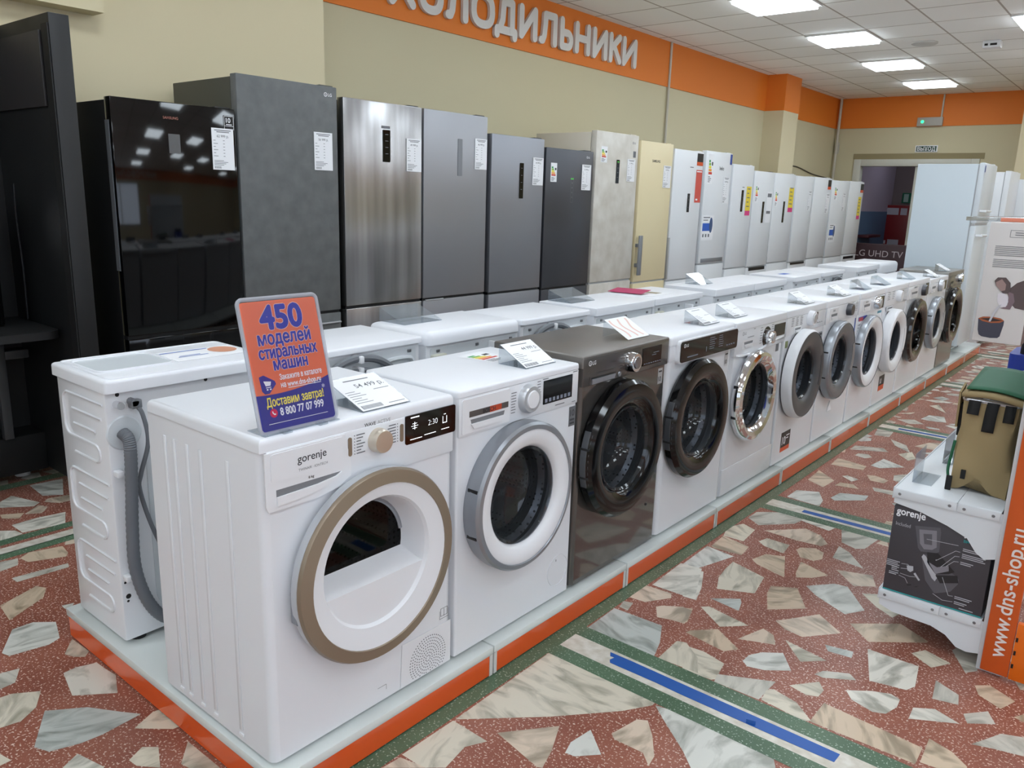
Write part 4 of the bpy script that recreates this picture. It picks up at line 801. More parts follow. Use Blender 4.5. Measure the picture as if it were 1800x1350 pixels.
def stripes_door(t, c_, R, rim_m, face_m, rg, face=True, handle=None, glass=GLASSD, rise=0.055, hinge=True, nh=2):
    g = MB().lathe([(R-0.01, 0.0), (R, 0.012), (R, rise-0.012), (R-0.01, rise), (R-0.03, rise+0.003), (rg+0.03, rise-0.002), (rg+0.008, rise-0.012), (rg, rise-0.024)], (0, *c_), 64)
    dd = g.build('door', face_m, t)
    MB().lathe([(R+0.0015, 0.01), (R+0.0015, rise-0.014), (R-0.003, rise-0.003), (R-0.009, rise+0.002)], (0, *c_), 64).build('door_rim', rim_m, dd)
    MB().lathe([(rg+0.002, rise-0.02), (rg-0.004, rise-0.018), (rg-0.012, rise-0.026), (rg*0.84, -0.04), (rg*0.7, -0.06), (0, -0.066)], (0, *c_), 56).build('door_glass', glass, dd)
    if hinge:
        for dz in ((0.07, -0.07) if nh == 2 else (0.05,)):
            yh = c_[0]-math.sqrt(R*R-dz*dz); MB().box(0.010, rise-0.014, yh-0.0022, yh+0.02, c_[1]+dz-0.006, c_[1]+dz+0.006, 0.002).build('hinge', BLACK, dd)
    if handle:
        MB().lathe([(R-0.05, rise+0.002), (R-0.034, rise+0.005), (R-0.016, rise+0.004), (R-0.010, rise+0.001), (R-0.05, rise-0.01), (R-0.05, rise+0.002)], (0, *c_), 16, 'x', -0.45, 0.45).build('door_handle', handle, dd)
    drum(t, c_[0], c_[1], rg, 0.3)
    return dd
# ---- 6..8, 9..12
def std(y0, w, label, c_, panel_z=0.69, d=0.38, body=WHITE, lidm=LIDW, h=0.82, bev=0.008):
    t = machine('washing_machine', label, 'washing machine', y0)
    cabinet(w, d, h-0.036, (*c_, 0.165), bev).build('cabinet', body, t); feet(t, w, d)
    lid(t, w, d, h-0.036, h, lidm, bev=0.006)
    panel(t, w, panel_z, h-0.037, body, 0.006)
    return t
t = std(3.872, 0.562, 'white washing machine with a white rimmed dark grey door and low black sticker', (0.228, 0.475))
stripes_door(t, (0.228, 0.475), 0.232, WHITE2, GREYDOOR, 0.13, handle=mat('grey_handle', (62, 64, 68), 0.4), rise=0.06, hinge=False)
drawer(t, 0.1, 0.2, 0.70, 0.728, WHITE2, (0.11, 0.19, 0.70, 0.722))
knob(t, 0.315, 0.755, 0.038, WHITE2, SILVERL, 0.028)
plate(t, 'display', 0.375, 0.43, 0.738, 0.778, BLACKG, 0.005, 0.009, 0.002)
printing(t, INK, [i for a in (0.06, 0.12, 0.18) for i in bars(a, a+0.035, [0.775-0.008*k for k in range(6)], 0.003)]+[('-', 0.38+0.03*k, 0.395+0.03*k, 0.715, 0.006) for k in range(5)], 0.0067, 'program_print')
plate(t, 'warranty_sticker', 0.11, 0.235, 0.085, 0.168, mat('sticker_black', (26, 24, 26), 0.4), 0.0002, 0.0008, 0.001)
plate(t, 'sticker_orange_band', 0.11, 0.235, 0.062, 0.085, mat('sticker_orange', (214, 82, 30), 0.4), 0.0002, 0.0008, 0.001)
printing(t, PAPER, [('10', 0.125, 0.10, 0.06, 0.02), ('-', 0.18, 0.225, 0.14, 0.006), ('-', 0.18, 0.21, 0.125, 0.006)], 0.001, 'sticker_print')
plate(t, 'inspection_sticker', 0.02, 0.055, 0.63, 0.665, mat('sticker_olive', (120, 130, 80), 0.5), 0.0002, 0.0008, 0.001)
plate(t, 'data_sticker', 0.50, 0.556, 0.55, 0.66, SILVER, 0.0002, 0.0008, 0.001)
printing(t, INKB, [('-', 0.505, 0.55, 0.64, 0.012), ('-', 0.505, 0.55, 0.615, 0.014), ('-', 0.52, 0.55, 0.585, 0.02)], 0.001, 'sticker_print')

t = std(4.452, 0.566, 'white washing machine with a smoky grey door and a small tag below it', (0.21, 0.468))
SMOKY = mat('smoky_door_plastic', (96, 100, 106), 0.25)
stripes_door(t, (0.21, 0.468), 0.226, SILVER, SMOKY, 0.135, handle=SILVER)
drawer(t, 0.05, 0.19, 0.70, 0.775, WHITE2, (0.07, 0.17, 0.71, 0.742))
knob(t, 0.366, 0.745, 0.034, mat('dark_knob', (84, 84, 88), 0.3, metal=0.5), None, 0.03)
printing(t, INK, [('beko', 0.095, 0.755, 0.02, 0.01)]+bars(0.42, 0.47, [0.775-0.01*k for k in range(6)], 0.003)+bars(0.5, 0.54, [0.775-0.01*k for k in range(6)], 0.003), 0.0089, 'program_print')
plate(t, 'blue_sticker', 0.545, 0.564, 0.58, 0.675, mat('sticker_blue', (40, 70, 150), 0.5), 0.0002, 0.0008, 0.001)
MB().prism([(0.21, 0.155), (0.285, 0.155), (0.25, 0.215)], plane_x(0.002), 0.002).build('hang_tag', PAPER, t)

t = std(5.04, 0.53, 'white washing machine with a chrome knob and a silver rimmed white door', (0.205, 0.445))
stripes_door(t, (0.205, 0.445), 0.228, SILVER, WHITE2, 0.15)
drawer(t, 0.06, 0.22, 0.70, 0.77, WHITE2, (0.08, 0.2, 0.71, 0.745))
printing(t, INKB, [('BOSCH', 0.11, 0.754, 0.016, 0.01)], 0.0089)
knob(t, 0.33, 0.74, 0.04, CHROME, SILVERL, 0.032)
plate(t, 'display', 0.40, 0.505, 0.695, 0.772, BLACKG, 0.005, 0.009, 0.002)
plate(t, 'leaflet_strip', 0.03, 0.2, 0.648, 0.672, mat('strip_blue', (54, 64, 150), 0.5), 0.0002, 0.0008, 0.001)
plate(t, 'leaflet_red_strip', 0.04, 0.12, 0.645, 0.668, mat('strip_red', (180, 56, 60), 0.5), 0.0003, 0.001, 0.001)
printing(t, INK, bars(0.03, 0.09, [0.62-0.018*k for k in range(5)], 0.006), 0.001, 'leaflet_print')
plate(t, 'teal_sticker', 0.42, 0.51, 0.66, 0.676, mat('sticker_teal', (60, 130, 150), 0.5), 0.0002, 0.0008, 0.001)

t = std(5.585, 0.55, 'white washing machine with a plain white door ring above a black sticker', (0.185, 0.45))
stripes_door(t, (0.185, 0.45), 0.215, WHITE2, WHITE2, 0.135, handle=WHITE2, rise=0.07, hinge=False)
drawer(t, 0.06, 0.2, 0.655, 0.685, WHITE2, (0.07, 0.19, 0.658, 0.68))
knob(t, 0.30, 0.745, 0.036, WHITE2, None, 0.03)
plate(t, 'display', 0.37, 0.425, 0.735, 0.775, BLACKG, 0.005, 0.009, 0.002)
printing(t, INK, bars(0.05, 0.12, [0.78-0.012*k for k in range(5)], 0.004)+bars(0.16, 0.22, [0.78-0.012*k for k in range(5)], 0.004), 0.0067, 'program_print')
plate(t, 'warranty_sticker', 0.14, 0.27, 0.13, 0.20, mat('sticker_black', (26, 24, 26), 0.4), 0.0002, 0.0008, 0.001)
plate(t, 'sticker_orange_band', 0.14, 0.27, 0.095, 0.13, mat('sticker_orange', (214, 82, 30), 0.4), 0.0002, 0.0008, 0.001)
printing(t, PAPER, [('10', 0.16, 0.145, 0.05, 0.02)], 0.001, 'sticker_print')

t = std(6.155, 0.61, 'white washing machine with a dark knob and glossy black round door', (0.25, 0.45))
blackdoor(t, (0.25, 0.45), 0.236, GLASSB, mat('dark_brown_door', (24, 21, 20), 0.15, coat=0.5), 0.15, False)
drawer(t, 0.07, 0.27, 0.69, 0.765, WHITE2, (0.09, 0.25, 0.705, 0.74))
printing(t, INKB, [('SAMSUNG', 0.15, 0.765, 0.018, 0.01)], 0.0089)
knob(t, 0.42, 0.735, 0.04, mat('dark_knob', (84, 84, 88), 0.3, metal=0.5), None, 0.03)
plate(t, 'display', 0.50, 0.58, 0.70, 0.78, BLACKG, 0.005, 0.009, 0.002)

t = std(6.785, 0.615, 'white washing machine with a pale silver door, before the metallic grey one', (0.25, 0.444), h=0.80)
stripes_door(t, (0.25, 0.444), 0.208, SILVER, mat('pale_silver_door', (188, 192, 194), 0.25, metal=0.5), 0.125, handle=SILVERL)
drawer(t, 0.06, 0.2, 0.69, 0.76, WHITE2, (0.08, 0.19, 0.70, 0.74))
knob(t, 0.33, 0.735, 0.045, SILVERL, WHITE2, 0.028)
MB().lathe([(0.05, 0.006), (0.048, 0.008), (0, 0.008)], (0, 0.325, 0.735), 32).build('knob_ring', BLACKG, t)
plate(t, 'display', 0.42, 0.56, 0.695, 0.765, BLACKG, 0.005, 0.009, 0.002)

t = std(7.42, 0.58, 'metallic grey washing machine with a dark door, beside the tall white fridge', (0.24, 0.445), body=mat('metallic_grey_enamel', (128, 126, 122), 0.2, metal=0.5), lidm=mat('metallic_grey_lid', (140, 138, 134), 0.35, metal=0.5))
blackdoor(t, (0.24, 0.445), 0.24, GLASSB, mat('dark_brown_door', (24, 21, 20), 0.15, coat=0.5), 0.15, False)
knob(t, 0.42, 0.75, 0.035, CHROME, None, 0.03)
drawer(t, 0.06, 0.2, 0.70, 0.77, mat('metallic_grey_enamel', (128, 126, 122), 0.2), (0.08, 0.19, 0.70, 0.74), BLACK)
for y, z in ((0.5, 0.74), (0.52, 0.78)): MB().lathe([(0.012, 0.006), (0.01, 0.01), (0, 0.01)], (0, y, z), 16).build('button', CHROME, t)

# ================================================================== BACK ROW, SEEN FROM BEHIND
BX = -2.03
def backm(y0, w, label, d=0.31, h=0.837, lid_h=0.022, bev=0.008, hoses='arc', x=BX, frame=False, lidm=LIDW, wide=0.0, flush=False):
    t = thing('washing_machine', label, 'washing machine', (x, y0, MZ), 0, 'washing machines facing the fridges, seen from behind')
    zt = h-lid_h
    m = MB()
    m.box(-d, 0, 0, w, 0.014, zt, 0.006, 2, lambda c, v: abs(v.z) > 0.1)
    m.build('cabinet', WHITE, t); feet(t, w, d)
    MB().box(-d-0.012, 0.014+wide, -0.002, w+0.002, zt, h, bev, 3, lambda c, v: c.z > zt+0.001).build('lid', lidm, t)
    # back wall: frame of folded steel and a recessed plate
    if not flush:
        b_ = MB(); b_.prism(rrect(0.02, w-0.02, 0.05, zt-0.012, 0.01), plane_x(0.0), 0.002); bp_ = b_.build('back_panel', BACKW, t)
        g = MB()
        g.tube(smooth([(0.006, w*0.62, zt-0.06), (0.008, w*0.72, zt-0.045), (0.008, w*0.9, zt-0.05), (0.006, w*0.92, zt-0.09)], 5), 0.008, 6)
        g.build('panel_rib', BACKW, bp_)
        MB().lathe([(0.014, 0.002), (0.012, 0.02), (0.0, 0.022)], (0, w*0.82, zt-0.085), 14).build('water_inlet', mat('inlet_plastic', (176, 188, 172), 0.5), t)
        for yy in (0.05, w*0.5, w-0.06): MB().box(0.0, 0.006, yy, yy+0.016, zt-0.03, zt-0.02, 0.001).build('screw', SCREW, t)
    if hoses == 'arc':
        for k, (r, hh, rr) in enumerate(((0.15, 0.15, 0.013), (0.12, 0.11, 0.008), (0.09, 0.07, 0.013))):
            yc = w*0.38; pts = []
            for i in range(25):
                a = PI*1.02-PI*1.02*i/24; pts.append((0.03+0.004*k, yc+r*1.25*math.cos(a), zt-0.165+hh*math.sin(a)))
            pts = [(0.03, pts[0][1], 0.15)]+pts+[(0.03, pts[-1][1], 0.2)]
            MB().tube(smooth(pts, 2), rr, 8).build('hose', HOSE, t)
        for k, zz in enumerate((zt-0.018, zt-0.056, zt-0.095)): MB().box(0.0, 0.05, w*0.38-0.008, w*0.38+0.008, zz-0.012, zz+0.012, 0.003).build('hose_clip', WHITE2, t)
    elif hoses == 'right':
        MB().tube(smooth([(0.03, w*0.45, 0.2), (0.03, w*0.5, zt-0.14), (0.03, w*0.68, zt-0.06), (0.03, w*0.85, zt-0.05), (0.03, w*0.97, zt-0.1)], 6), 0.013, 8).build('hose', HOSE, t)
        MB().box(0.0, 0.05, w*0.66-0.008, w*0.66+0.008, zt-0.08, zt-0.02, 0.003).build('hose_clip', WHITE2, t)
        MB().box(0.0, 0.02, 0.02, 0.09, zt-0.075, zt-0.035, 0.004).build('terminal_box', mat('cream_plastic', (206, 206, 190), 0.5), t)
    elif hoses == 'loop':
        for r in (0.17, 0.13, 0.10):
            MB().tube([(0.03, w*0.55+r*math.cos(a), zt-0.17+r*0.85*math.sin(a)) for a in [2*PI*i/28 for i in range(29)]], 0.013, 8, False).build('hose', mat('dark_hose', (74, 78, 84), 0.5), t)
    elif hoses == 'cord':
        MB().lathe([(0.016, 0), (0.016, 0.02), (0, 0.022)], (0, 0.06, zt-0.06), 14).build('inlet', RUBBER, t)
        MB().tube(smooth([(0.012, 0.07, zt-0.06), (0.02, 0.16, zt-0.08), (0.012, 0.3, zt-0.1)], 5), 0.005, 6).build('cord', HOSE, t)
    return t
# A: the machine at the podium's end
t = thing('washing_machine', 'white washing machine with a ribbed side and a grey drain hose, behind the dryer', 'washing machine', (-2.2, 0.925, MZ), 0, 'washing machines facing the fridges, seen from behind')
w, d = 0.535, 0.315
MB().box(-d, 0, 0, w, 0.016, 0.775, 0.008, 2, lambda c, v: abs(v.z) > 0.1).build('cabinet', WHITE, t)
for x in (-0.03, -d+0.03):
    for y in (0.05, w-0.05): MB().lathe([(0, 0), (0.022, 0), (0.022, 0.012), (0.014, 0.018), (0, 0.018)], (x, y, 0), 16, 'z').build('foot', RUBBER, t)
lm = MB()
X0, X1, Y0, Y1, Z0, Z1 = -d-0.02, 0.022, -0.006, w+0.004, 0.772, 0.808
lm.box(X0, X1, Y0, Y1, Z0, Z1, 0.01, 3, lambda c, v: c.z > Z0+0.001)
lo = lm.build('lid', LIDW, t)
tr = MB().prism(rrect(0.03, 0.26, -d+0.02, -0.09, 0.03), Matrix(((0, 1, 0, 0), (1, 0, 0, 0), (0, 0, -1, Z1+0.0012), (0, 0, 0, 1))), 0.001); tr.build('lid_tray', mat('tray_plastic', (214, 220, 224), 0.25), lo)
g = MB(); ring = [(p[1], p[0], Z1+0.001) for p in rrect(0.03, 0.26, -d+0.02, -0.09, 0.03)]; g.tube(ring+[ring[0]], 0.004, 6, False); g.build('tray_rim', LIDW, lo)
g = MB(); ring = [(p[1], p[0], Z1+0.0005) for p in rrect(0.014, w-0.014, -d-0.008, 0.008, 0.02)]; g.tube(ring+[ring[0]], 0.003, 6, False); g.build('lid_edge_bead', LIDW, lo)
for k in range(3):
    z = 0.735-0.235*k
    pts = [(-0.015, z), (-0.245, z)]+arc(-0.245, z-0.03, 0.03, 0.03, 90, 180, 5)+[(-0.275, z-0.10)]+arc(-0.245, z-0.10, 0.03, 0.03, 180, 270, 5)+[(-0.08, z-0.13)]+arc(-0.08, z-0.155, 0.025, 0.025, 90, -90, 6)+[(-0.225, z-0.18)]
    g = MB(); g.tube([(p[0], -0.0005, p[1]) for p in pts], 0.0042, 6); g.build('side_rib', WHITE, t)
    for zz, a, b_ in ((z-0.045, -0.22, -0.03), (z-0.09, -0.215, -0.075)):
        g = MB(); g.tube([(a, -0.0005, zz), (b_, -0.0005, zz)], 0.0042, 6); g.build('side_rib', WHITE, t)
b_ = MB(); b_.prism(rrect(0.10, w-0.02, 0.06, 0.62, 0.08, 8), plane_x(0.0), 0.004); bp_ = b_.build('back_panel', BACKW, t)
MB().lathe([(0.06, 0.003), (0.045, 0.03), (0.02, 0.035), (0, 0.036)], (0, 0.20, 0.40), 28).build('pulley_boss', SILVERL, bp_)
MB().lathe([(0.05, 0.0005), (0.046, 0.004), (0, 0.004)], (0, 0.045, 0.65), 28).build('hose_socket', BACKW, t)
hp = [(0.012, 0.035, 0.655), (0.035, 0.04, 0.64), (0.042, 0.04, 0.60), (0.04, 0.036, 0.5), (0.036, 0.03, 0.38), (0.034, 0.03, 0.25), (0.04, 0.055, 0.14), (0.045, 0.10, 0.07), (0.05, 0.17, 0.04)]
MB().tube(smooth(hp, 14), 0.0165, 12, rib=0.09).build('drain_hose', HOSE, t)
for zz in (0.53, 0.21): MB().box(0.0, 0.03, 0.005, 0.025, zz, zz+0.018, 0.004).build('hose_clip', WHITE2, t)
MB().tube(smooth([(0.02, 0.075, 0.73), (0.03, 0.088, 0.70), (0.035, 0.095, 0.62), (0.03, 0.07, 0.53), (0.025, 0.065, 0.48), (0.03, 0.09, 0.36), (0.03, 0.14, 0.22)], 8), 0.0065, 8).build('water_hose', HOSE, t)
MB().tube([(0.0, 0.03, 0.735), (0.03, 0.03, 0.735)], 0.011, 10).build('inlet_valve', CHROME, t)
g = MB().tube([(0.0, 0.07, 0.738), (0.03, 0.07, 0.738)], 0.011, 10); g.box(0.005, 0.03, 0.06, 0.09, 0.72, 0.745, 0.003); g.build('inlet_valve', SCREW, t)
for y, z in ((0.035, 0.762), (0.30, 0.764)): MB().lathe([(0.006, 0.0005), (0, 0.0008)], (0, y, z), 12).build('screw_hole', BLACK, t)
for y, z, s in ((0.012, 0.2, 0.004), (0.018, 0.155, 0.008), (0.016, 0.14, 0.004)): MB().lathe([(s, 0.0005), (0, 0.0008)], (0, y, z), 10).build('screw_hole', BLACK, t)

backm(1.468, 0.485, 'white washing machine with arched grey hoses, behind the orange sign', hoses='arc')
backm(1.987, 0.526, 'white washing machine with a rounded thick lid, third facing the fridges', hoses='right', h=0.845, lid_h=0.05, bev=0.028)
backm(2.528, 0.487, 'white washing machine with looping grey hoses on its back, behind the dark grey washer', hoses='arc')
backm(3.068, 0.531, 'white washing machine with a flat lid, fifth in the row facing the fridges', hoses='cord', h=0.837, lid_h=0.036, bev=0.003)
backm(3.609, 0.531, 'white washing machine with a magenta leaflet on its lid, in the row facing the fridges', hoses='right', h=0.837, lid_h=0.032, bev=0.003)
backm(4.305, 0.545, 'white washing machine after a gap, seventh in the row facing the fridges', hoses='cord', h=0.837, lid_h=0.040, bev=0.003)
backm(4.860, 0.531, 'white washing machine with a tray in its lid, eighth in the row facing the fridges', hoses='none', h=0.837, lid_h=0.040, bev=0.003)
backm(5.542, 0.526, 'white washing machine with a blue leaflet on its lid, in the row facing the fridges', hoses='none', h=0.837, lid_h=0.032, bev=0.003)
backm(6.117, 0.506, 'white washing machine with a coil of dark hose on its back, facing the fridges', hoses='loop', h=0.837, lid_h=0.028, bev=0.003)
backm(6.964, 0.604, 'white washing machine with a flat lid, last but one facing the fridges', hoses='none', h=0.837, lid_h=0.040, bev=0.003)
backm(7.646, 0.545, 'white washing machine with a rounded top, last in the row facing the fridges', hoses='none', h=0.84, lid_h=0.09, bev=0.03)
# ================================================================== THE FRIDGES
FX = -3.62
def price_card(t, y0, y1, z0, z1, price, x=0.0, P=None, tilt=0.0):
    P = P or plane_x(x)
    W, H = y1-y0, z1-z0
    g = MB().prism(((y0, z0), (y1, z0), (y1, z1), (y0, z1)), P, 0.0025); o = g.build('price_card', PAPER, t)
    P2 = P @ Matrix.Translation((0, 0, 0.0029)); g = MB()
    g.rect(y0+W*0.12, y1-W*0.12, z1-H*0.06, z1-H*0.04, P2); g.rect(y0+W*0.22, y1-W*0.2, z1-H*0.10, z1-H*0.08, P2)
    g.text(price, (y0+y1)/2, z1-H*0.22, H*0.085, P2, 0.01, 'c')
    for k in range(6):
        v = z1-H*(0.30+0.075*k); g.rect(y0+W*0.06, y0+W*(0.16+0.1*(k % 2)), v, v+H*0.012, P2); g.rect(y0+W*0.5, y0+W*0.58, v, v+H*0.012, P2)
    for k in range(4):
        v = z0+H*(0.11+0.035*k); g.rect(y0+W*0.06, y0+W*(0.5+0.1*(k % 3)), v, v+H*0.012, P2)
    for k in range(9): g.rect(y0+W*(0.07+0.035*k), y0+W*(0.07+0.035*k+0.018), z0+H*0.03, z0+H*0.085, P2)
    flatprint(g, 'card_print', INK, o); return o
def fridge(label, y0, y1, zt, doorm, sidem, split=0.77, d=0.60, gap_m=None, order='top', x=FX, group='fridges along the wall', bev=0.004, lipm=None, cap=False, foot=0.03, darkgap=True):
    W = y1-y0
    t = thing('fridge', label, 'fridge', (x, y0, 0), 0, group)
    MB().box(-d, -0.058, 0.004, W-0.004, foot, zt-0.012, 0.004).build('cabinet', sidem, t)
    MB().box(-0.06, -0.05, 0.012, W-0.012, foot+0.02, zt-0.02).build('door_gasket', RUBBER if darkgap else mat('pale_gasket', (176, 178, 180), 0.6), t)
    u = MB().box(-0.052, 0, 0.002, W-0.002, split+0.008, zt, bev, 2).build('upper_door', doorm, t)
    l = MB().box(-0.052, 0, 0.002, W-0.002, foot+0.04, split-0.008, bev, 2).build('lower_door', doorm, t)
    MB().box(-0.045, -0.012, 0.004, W-0.004, split-0.012, split+0.012).build('handle_recess', BLACK if darkgap else mat('pale_gasket', (176, 178, 180), 0.6), t)
    MB().box(-0.11, -0.02, W*0.84, W-0.01, zt-0.014, zt+0.008, 0.004).build('hinge_cover', lipm or sidem, t)
    for xx in (-0.1, -d+0.05):
        for yy in (0.06, W-0.06): MB().lathe([(0, 0), (0.02, 0), (0.02, foot), (0, foot)], (xx, yy, 0), 12, 'z').build('foot', RUBBER, t)
    return t, u, l
def disp(door, y0, y1, z0, z1, marks=True, m=None):
    o = plate(door, 'display', y0, y1, z0, z1, m or BLACKG, 0.0002, 0.003, min(0.004, (y1-y0)*0.3)); w_ = y1-y0
    if marks:
        printing(o, INK, [('-', y0+w_*0.3, y1-w_*0.3, z1-(z1-z0)*(0.15+0.2*k), 0.003) for k in range(4)], 0.0034, 'display_symbol')
    return o
def sticker(t, y0, y1, z0, z1, m, name='sticker', x=0.0003): return plate(t, name, y0, y1, z0, z1, m, x, x+0.0008, 0.001)
Y = lambda y, y0: y-y0
STEELF = mat('brushed_steel', (176, 176, 178), 0.26, metal=0.95); add_mottle(STEELF, (150, 149, 150), (196, 196, 198), 2.2, 2, (1, 5, 0.35), 0.3, 0.7); 
GREYF = mat('satin_grey_steel', (158, 160, 165), 0.38, metal=0.75)
GREYF2 = mat('satin_grey_steel_b', (150, 153, 160), 0.38, metal=0.75)
DARKF = mat('graphite_steel', (84, 86, 92), 0.32, metal=0.7)
CONC = mat('concrete_look', (98, 99, 99), 0.6); add_mottle(CONC, (88, 91, 91), (102, 104, 104), 14, 8)
OLIVE = mat('dark_olive_side', (70, 70, 62), 0.5)
BEIGE = mat('beige_stone_look', (206, 202, 192), 0.4); add_mottle(BEIGE, (190, 184, 172), (216, 213, 205), 6, 8)
BEIGES = mat('beige_side', (212, 204, 188), 0.45)
CREAM = mat('cream_door', (226, 212, 172), 0.35)
SIDEG = mat('dark_fridge_side', (40, 41, 44), 0.5)
GREENL = mat('green_led_dim', (60, 170, 60), 0.4, emit=0.6)

y0 = 1.652
t, u, l = fridge('glossy black fridge at the start of the row, with a price card', y0, 2.251, 1.797, BLACKG, BLACKM, split=0.745, d=0.55, lipm=BLACK)
printing(u, mat('dull_red_print', (150, 96, 84), 0.4), [('SAMSUNG', 0.235, 1.724, 0.016, 0.01, 'l')], 0.0005)
price_card(u, 0.468, 0.582, 1.512, 1.704, '62 999 р.', 0.001)
b_ = sticker(u, 0.535, 0.59, 1.70, 1.765, BLACK, 'badge')
printing(b_, PAPER, [('10', 0.547, 1.733, 0.03, 0.02), ('-', 0.537, 0.588, 1.761, 0.002), ('-', 0.537, 0.588, 1.716, 0.002), ('-', 0.537, 0.539, 1.70, 0.063), ('-', 0.586, 0.588, 1.70, 0.063), ('-', 0.547, 0.578, 1.722, 0.004)], 0.0014, 'badge_print')
MB().box(-0.055, -0.02, 0.0, 0.0015, 1.05, 1.70).build('door_edge_trim', SILVER, u)
sticker(u, 0.255, 0.31, 1.575, 1.66, clear('film_sticker', (200, 204, 210), 0.1, 1.4, 0.10), 'film_sticker')

y0 = 2.262
t, u, l = fridge('tall fridge with a concrete grey door, next to the glossy black one', y0, 2.868, 1.967, CONC, OLIVE, split=0.765, lipm=OLIVE)
mark_lg(u, 0.53, 1.925, 0.022, PAPER, 0.0006)
price_card(u, 0.447, 0.566, 1.535, 1.73, '56 999 р.', 0.001)
g = MB().box(-0.01, 0.012, 0.42, 0.60, 0.70, 0.708, 0.002); g.build('handle', SILVERL, l)

y0 = 2.905
t, u, l = fridge('shiny brushed steel fridge with a black vertical display', y0, 3.501, 1.927, STEELF, SIDEG, split=0.777)
disp(u, 0.285, 0.34, 1.60, 1.778); price_card(u, 0.468, 0.588, 1.555, 1.743, '49 999 р.', 0.001)
sticker(u, 0.275, 0.34, 1.785, 1.80, clear('film_sticker', (200, 204, 210), 0.1, 1.4, 0.10), 'film_sticker')
y0 = 3.515
t, u, l = fridge('satin silver fridge with a narrow grey display strip, beside the shiny steel one', y0, 4.098, 1.927, GREYF, SIDEG, split=0.776, lipm=SIDEG)
disp(u, 0.30, 0.34, 1.545, 1.772, False, mat('grey_display', (130, 133, 138), 0.3)); price_card(u, 0.46, 0.575, 1.593, 1.785, '46 999 р.', 0.001)
MB().box(-0.004, 0.006, 0.02, 0.18, 0.766, 0.774, 0.002).build('handle_trim', SILVERL, l)
y0 = 4.141
t, u, l = fridge('satin silver fridge with a tall black display, shorter than its silver neighbour', y0, 4.717, 1.83, GREYF2, SIDEG, split=0.767)
disp(u, 0.30, 0.342, 1.415, 1.655); price_card(u, 0.445, 0.565, 1.51, 1.70, '44 999 р.', 0.001)
y0 = 4.74
t, u, l = fridge('graphite fridge with a green display light, left of the beige stone one', y0, 5.347, 1.78, DARKF, SIDEG, split=0.755)
t['label'] = 'graphite fridge with a small green display light and energy label'
energy_sticker(u, 0.06, 0.135, 1.54, 1.675, plane_x(0.0006)); price_card(u, 0.455, 0.575, 1.49, 1.68, '52 999 р.', 0.001)
printing(u, GREENL, [('-', 0.315, 0.352, 1.565, 0.008)], 0.0008, 'display_light')
printing(u, INK, [('-', 0.318, 0.352, 1.395, 0.002), ('-', 0.318, 0.352, 1.58, 0.002), ('-', 0.318, 0.320, 1.395, 0.185), ('-', 0.350, 0.352, 1.395, 0.185)]+[('-', 0.33, 0.342, 1.43+0.035*k, 0.008) for k in range(4)], 0.0006, 'display_print')
mark_lg(u, 0.52, 1.735, 0.018, PAPER, 0.0006)
y0 = 5.378
t, u, l = fridge('tall fridge with a beige stone patterned door and slim black display', y0, 6.008, 1.947, BEIGE, BEIGES, split=0.757, lipm=BEIGES, darkgap=False)
energy_sticker(u, 0.07, 0.16, 1.71, 1.832, plane_x(0.0006)); disp(u, 0.30, 0.345, 1.555, 1.74)
price_card(u, 0.465, 0.585, 1.575, 1.755, '51 999 р.', 0.001); mark_lg(u, 0.54, 1.885, 0.02, INK, 0.0006)
sticker(u, 0.55, 0.59, 1.77, 1.82, mat('sticker_grey', (104, 106, 110), 0.5))
printing(u, GREENL, [('-', 0.31, 0.335, 1.72, 0.008)], 0.0038, 'display_light')
y0 = 6.05
t, u, l = fridge('cream fridge with a grey bar handle low on its upper door', y0, 6.609, 1.917, CREAM, CREAM, split=0.72, darkgap=False)
g = MB(); g.box(0.032, 0.05, -0.005, 0.045, 0.79, 1.13, 0.004); g.box(0.0, 0.04, 0.0, 0.04, 1.03, 1.06, 0.003); g.box(0.0, 0.04, 0.0, 0.04, 0.86, 0.89, 0.003); g.build('handle', SILVER, u)
price_card(u, 0.40, 0.535, 1.54, 1.73, '38 999 р.', 0.001); printing(u, INKB, [('SAMSUNG', 0.2, 1.75, 0.03, 0.02)], 0.0006)

REDC = mat('red_promo_card', (206, 84, 70), 0.5); YEL = mat('yellow_promo_card', (232, 208, 60), 0.5); PINK = mat('magenta_card_foot', (216, 60, 130), 0.5); BLUEB = mat('blue_banner', (36, 92, 190), 0.45)
def ten_badge(u, y0_, y1_, z0, z1):
    b_ = sticker(u, y0_, y1_, z0, z1, mat('sticker_black', (26, 24, 26), 0.4), 'badge')
    plate(b_, 'badge_orange_band', y0_, y1_, z0, z0+(z1-z0)*0.3, mat('sticker_orange', (214, 82, 30), 0.4), 0.0004, 0.0016, 0.001)
def promo(u, y0_, y1_, z0, z1):
    p_ = sticker(u, y0_, y1_, z0+0.05, z1, YEL, 'promo_card', 0.001)
    plate(p_, 'promo_foot', y0_, y1_, z0, z0+0.05, PINK, 0.001, 0.002, 0.001)
    g = MB(); P = plane_x(0.0022)
    for k in range(5): g.rect(y0_+0.02, y1_-0.03-0.02*(k % 2), z0+0.09+0.045*k, z0+0.1+0.045*k, P)
    flatprint(g, 'card_print', INK, p_)
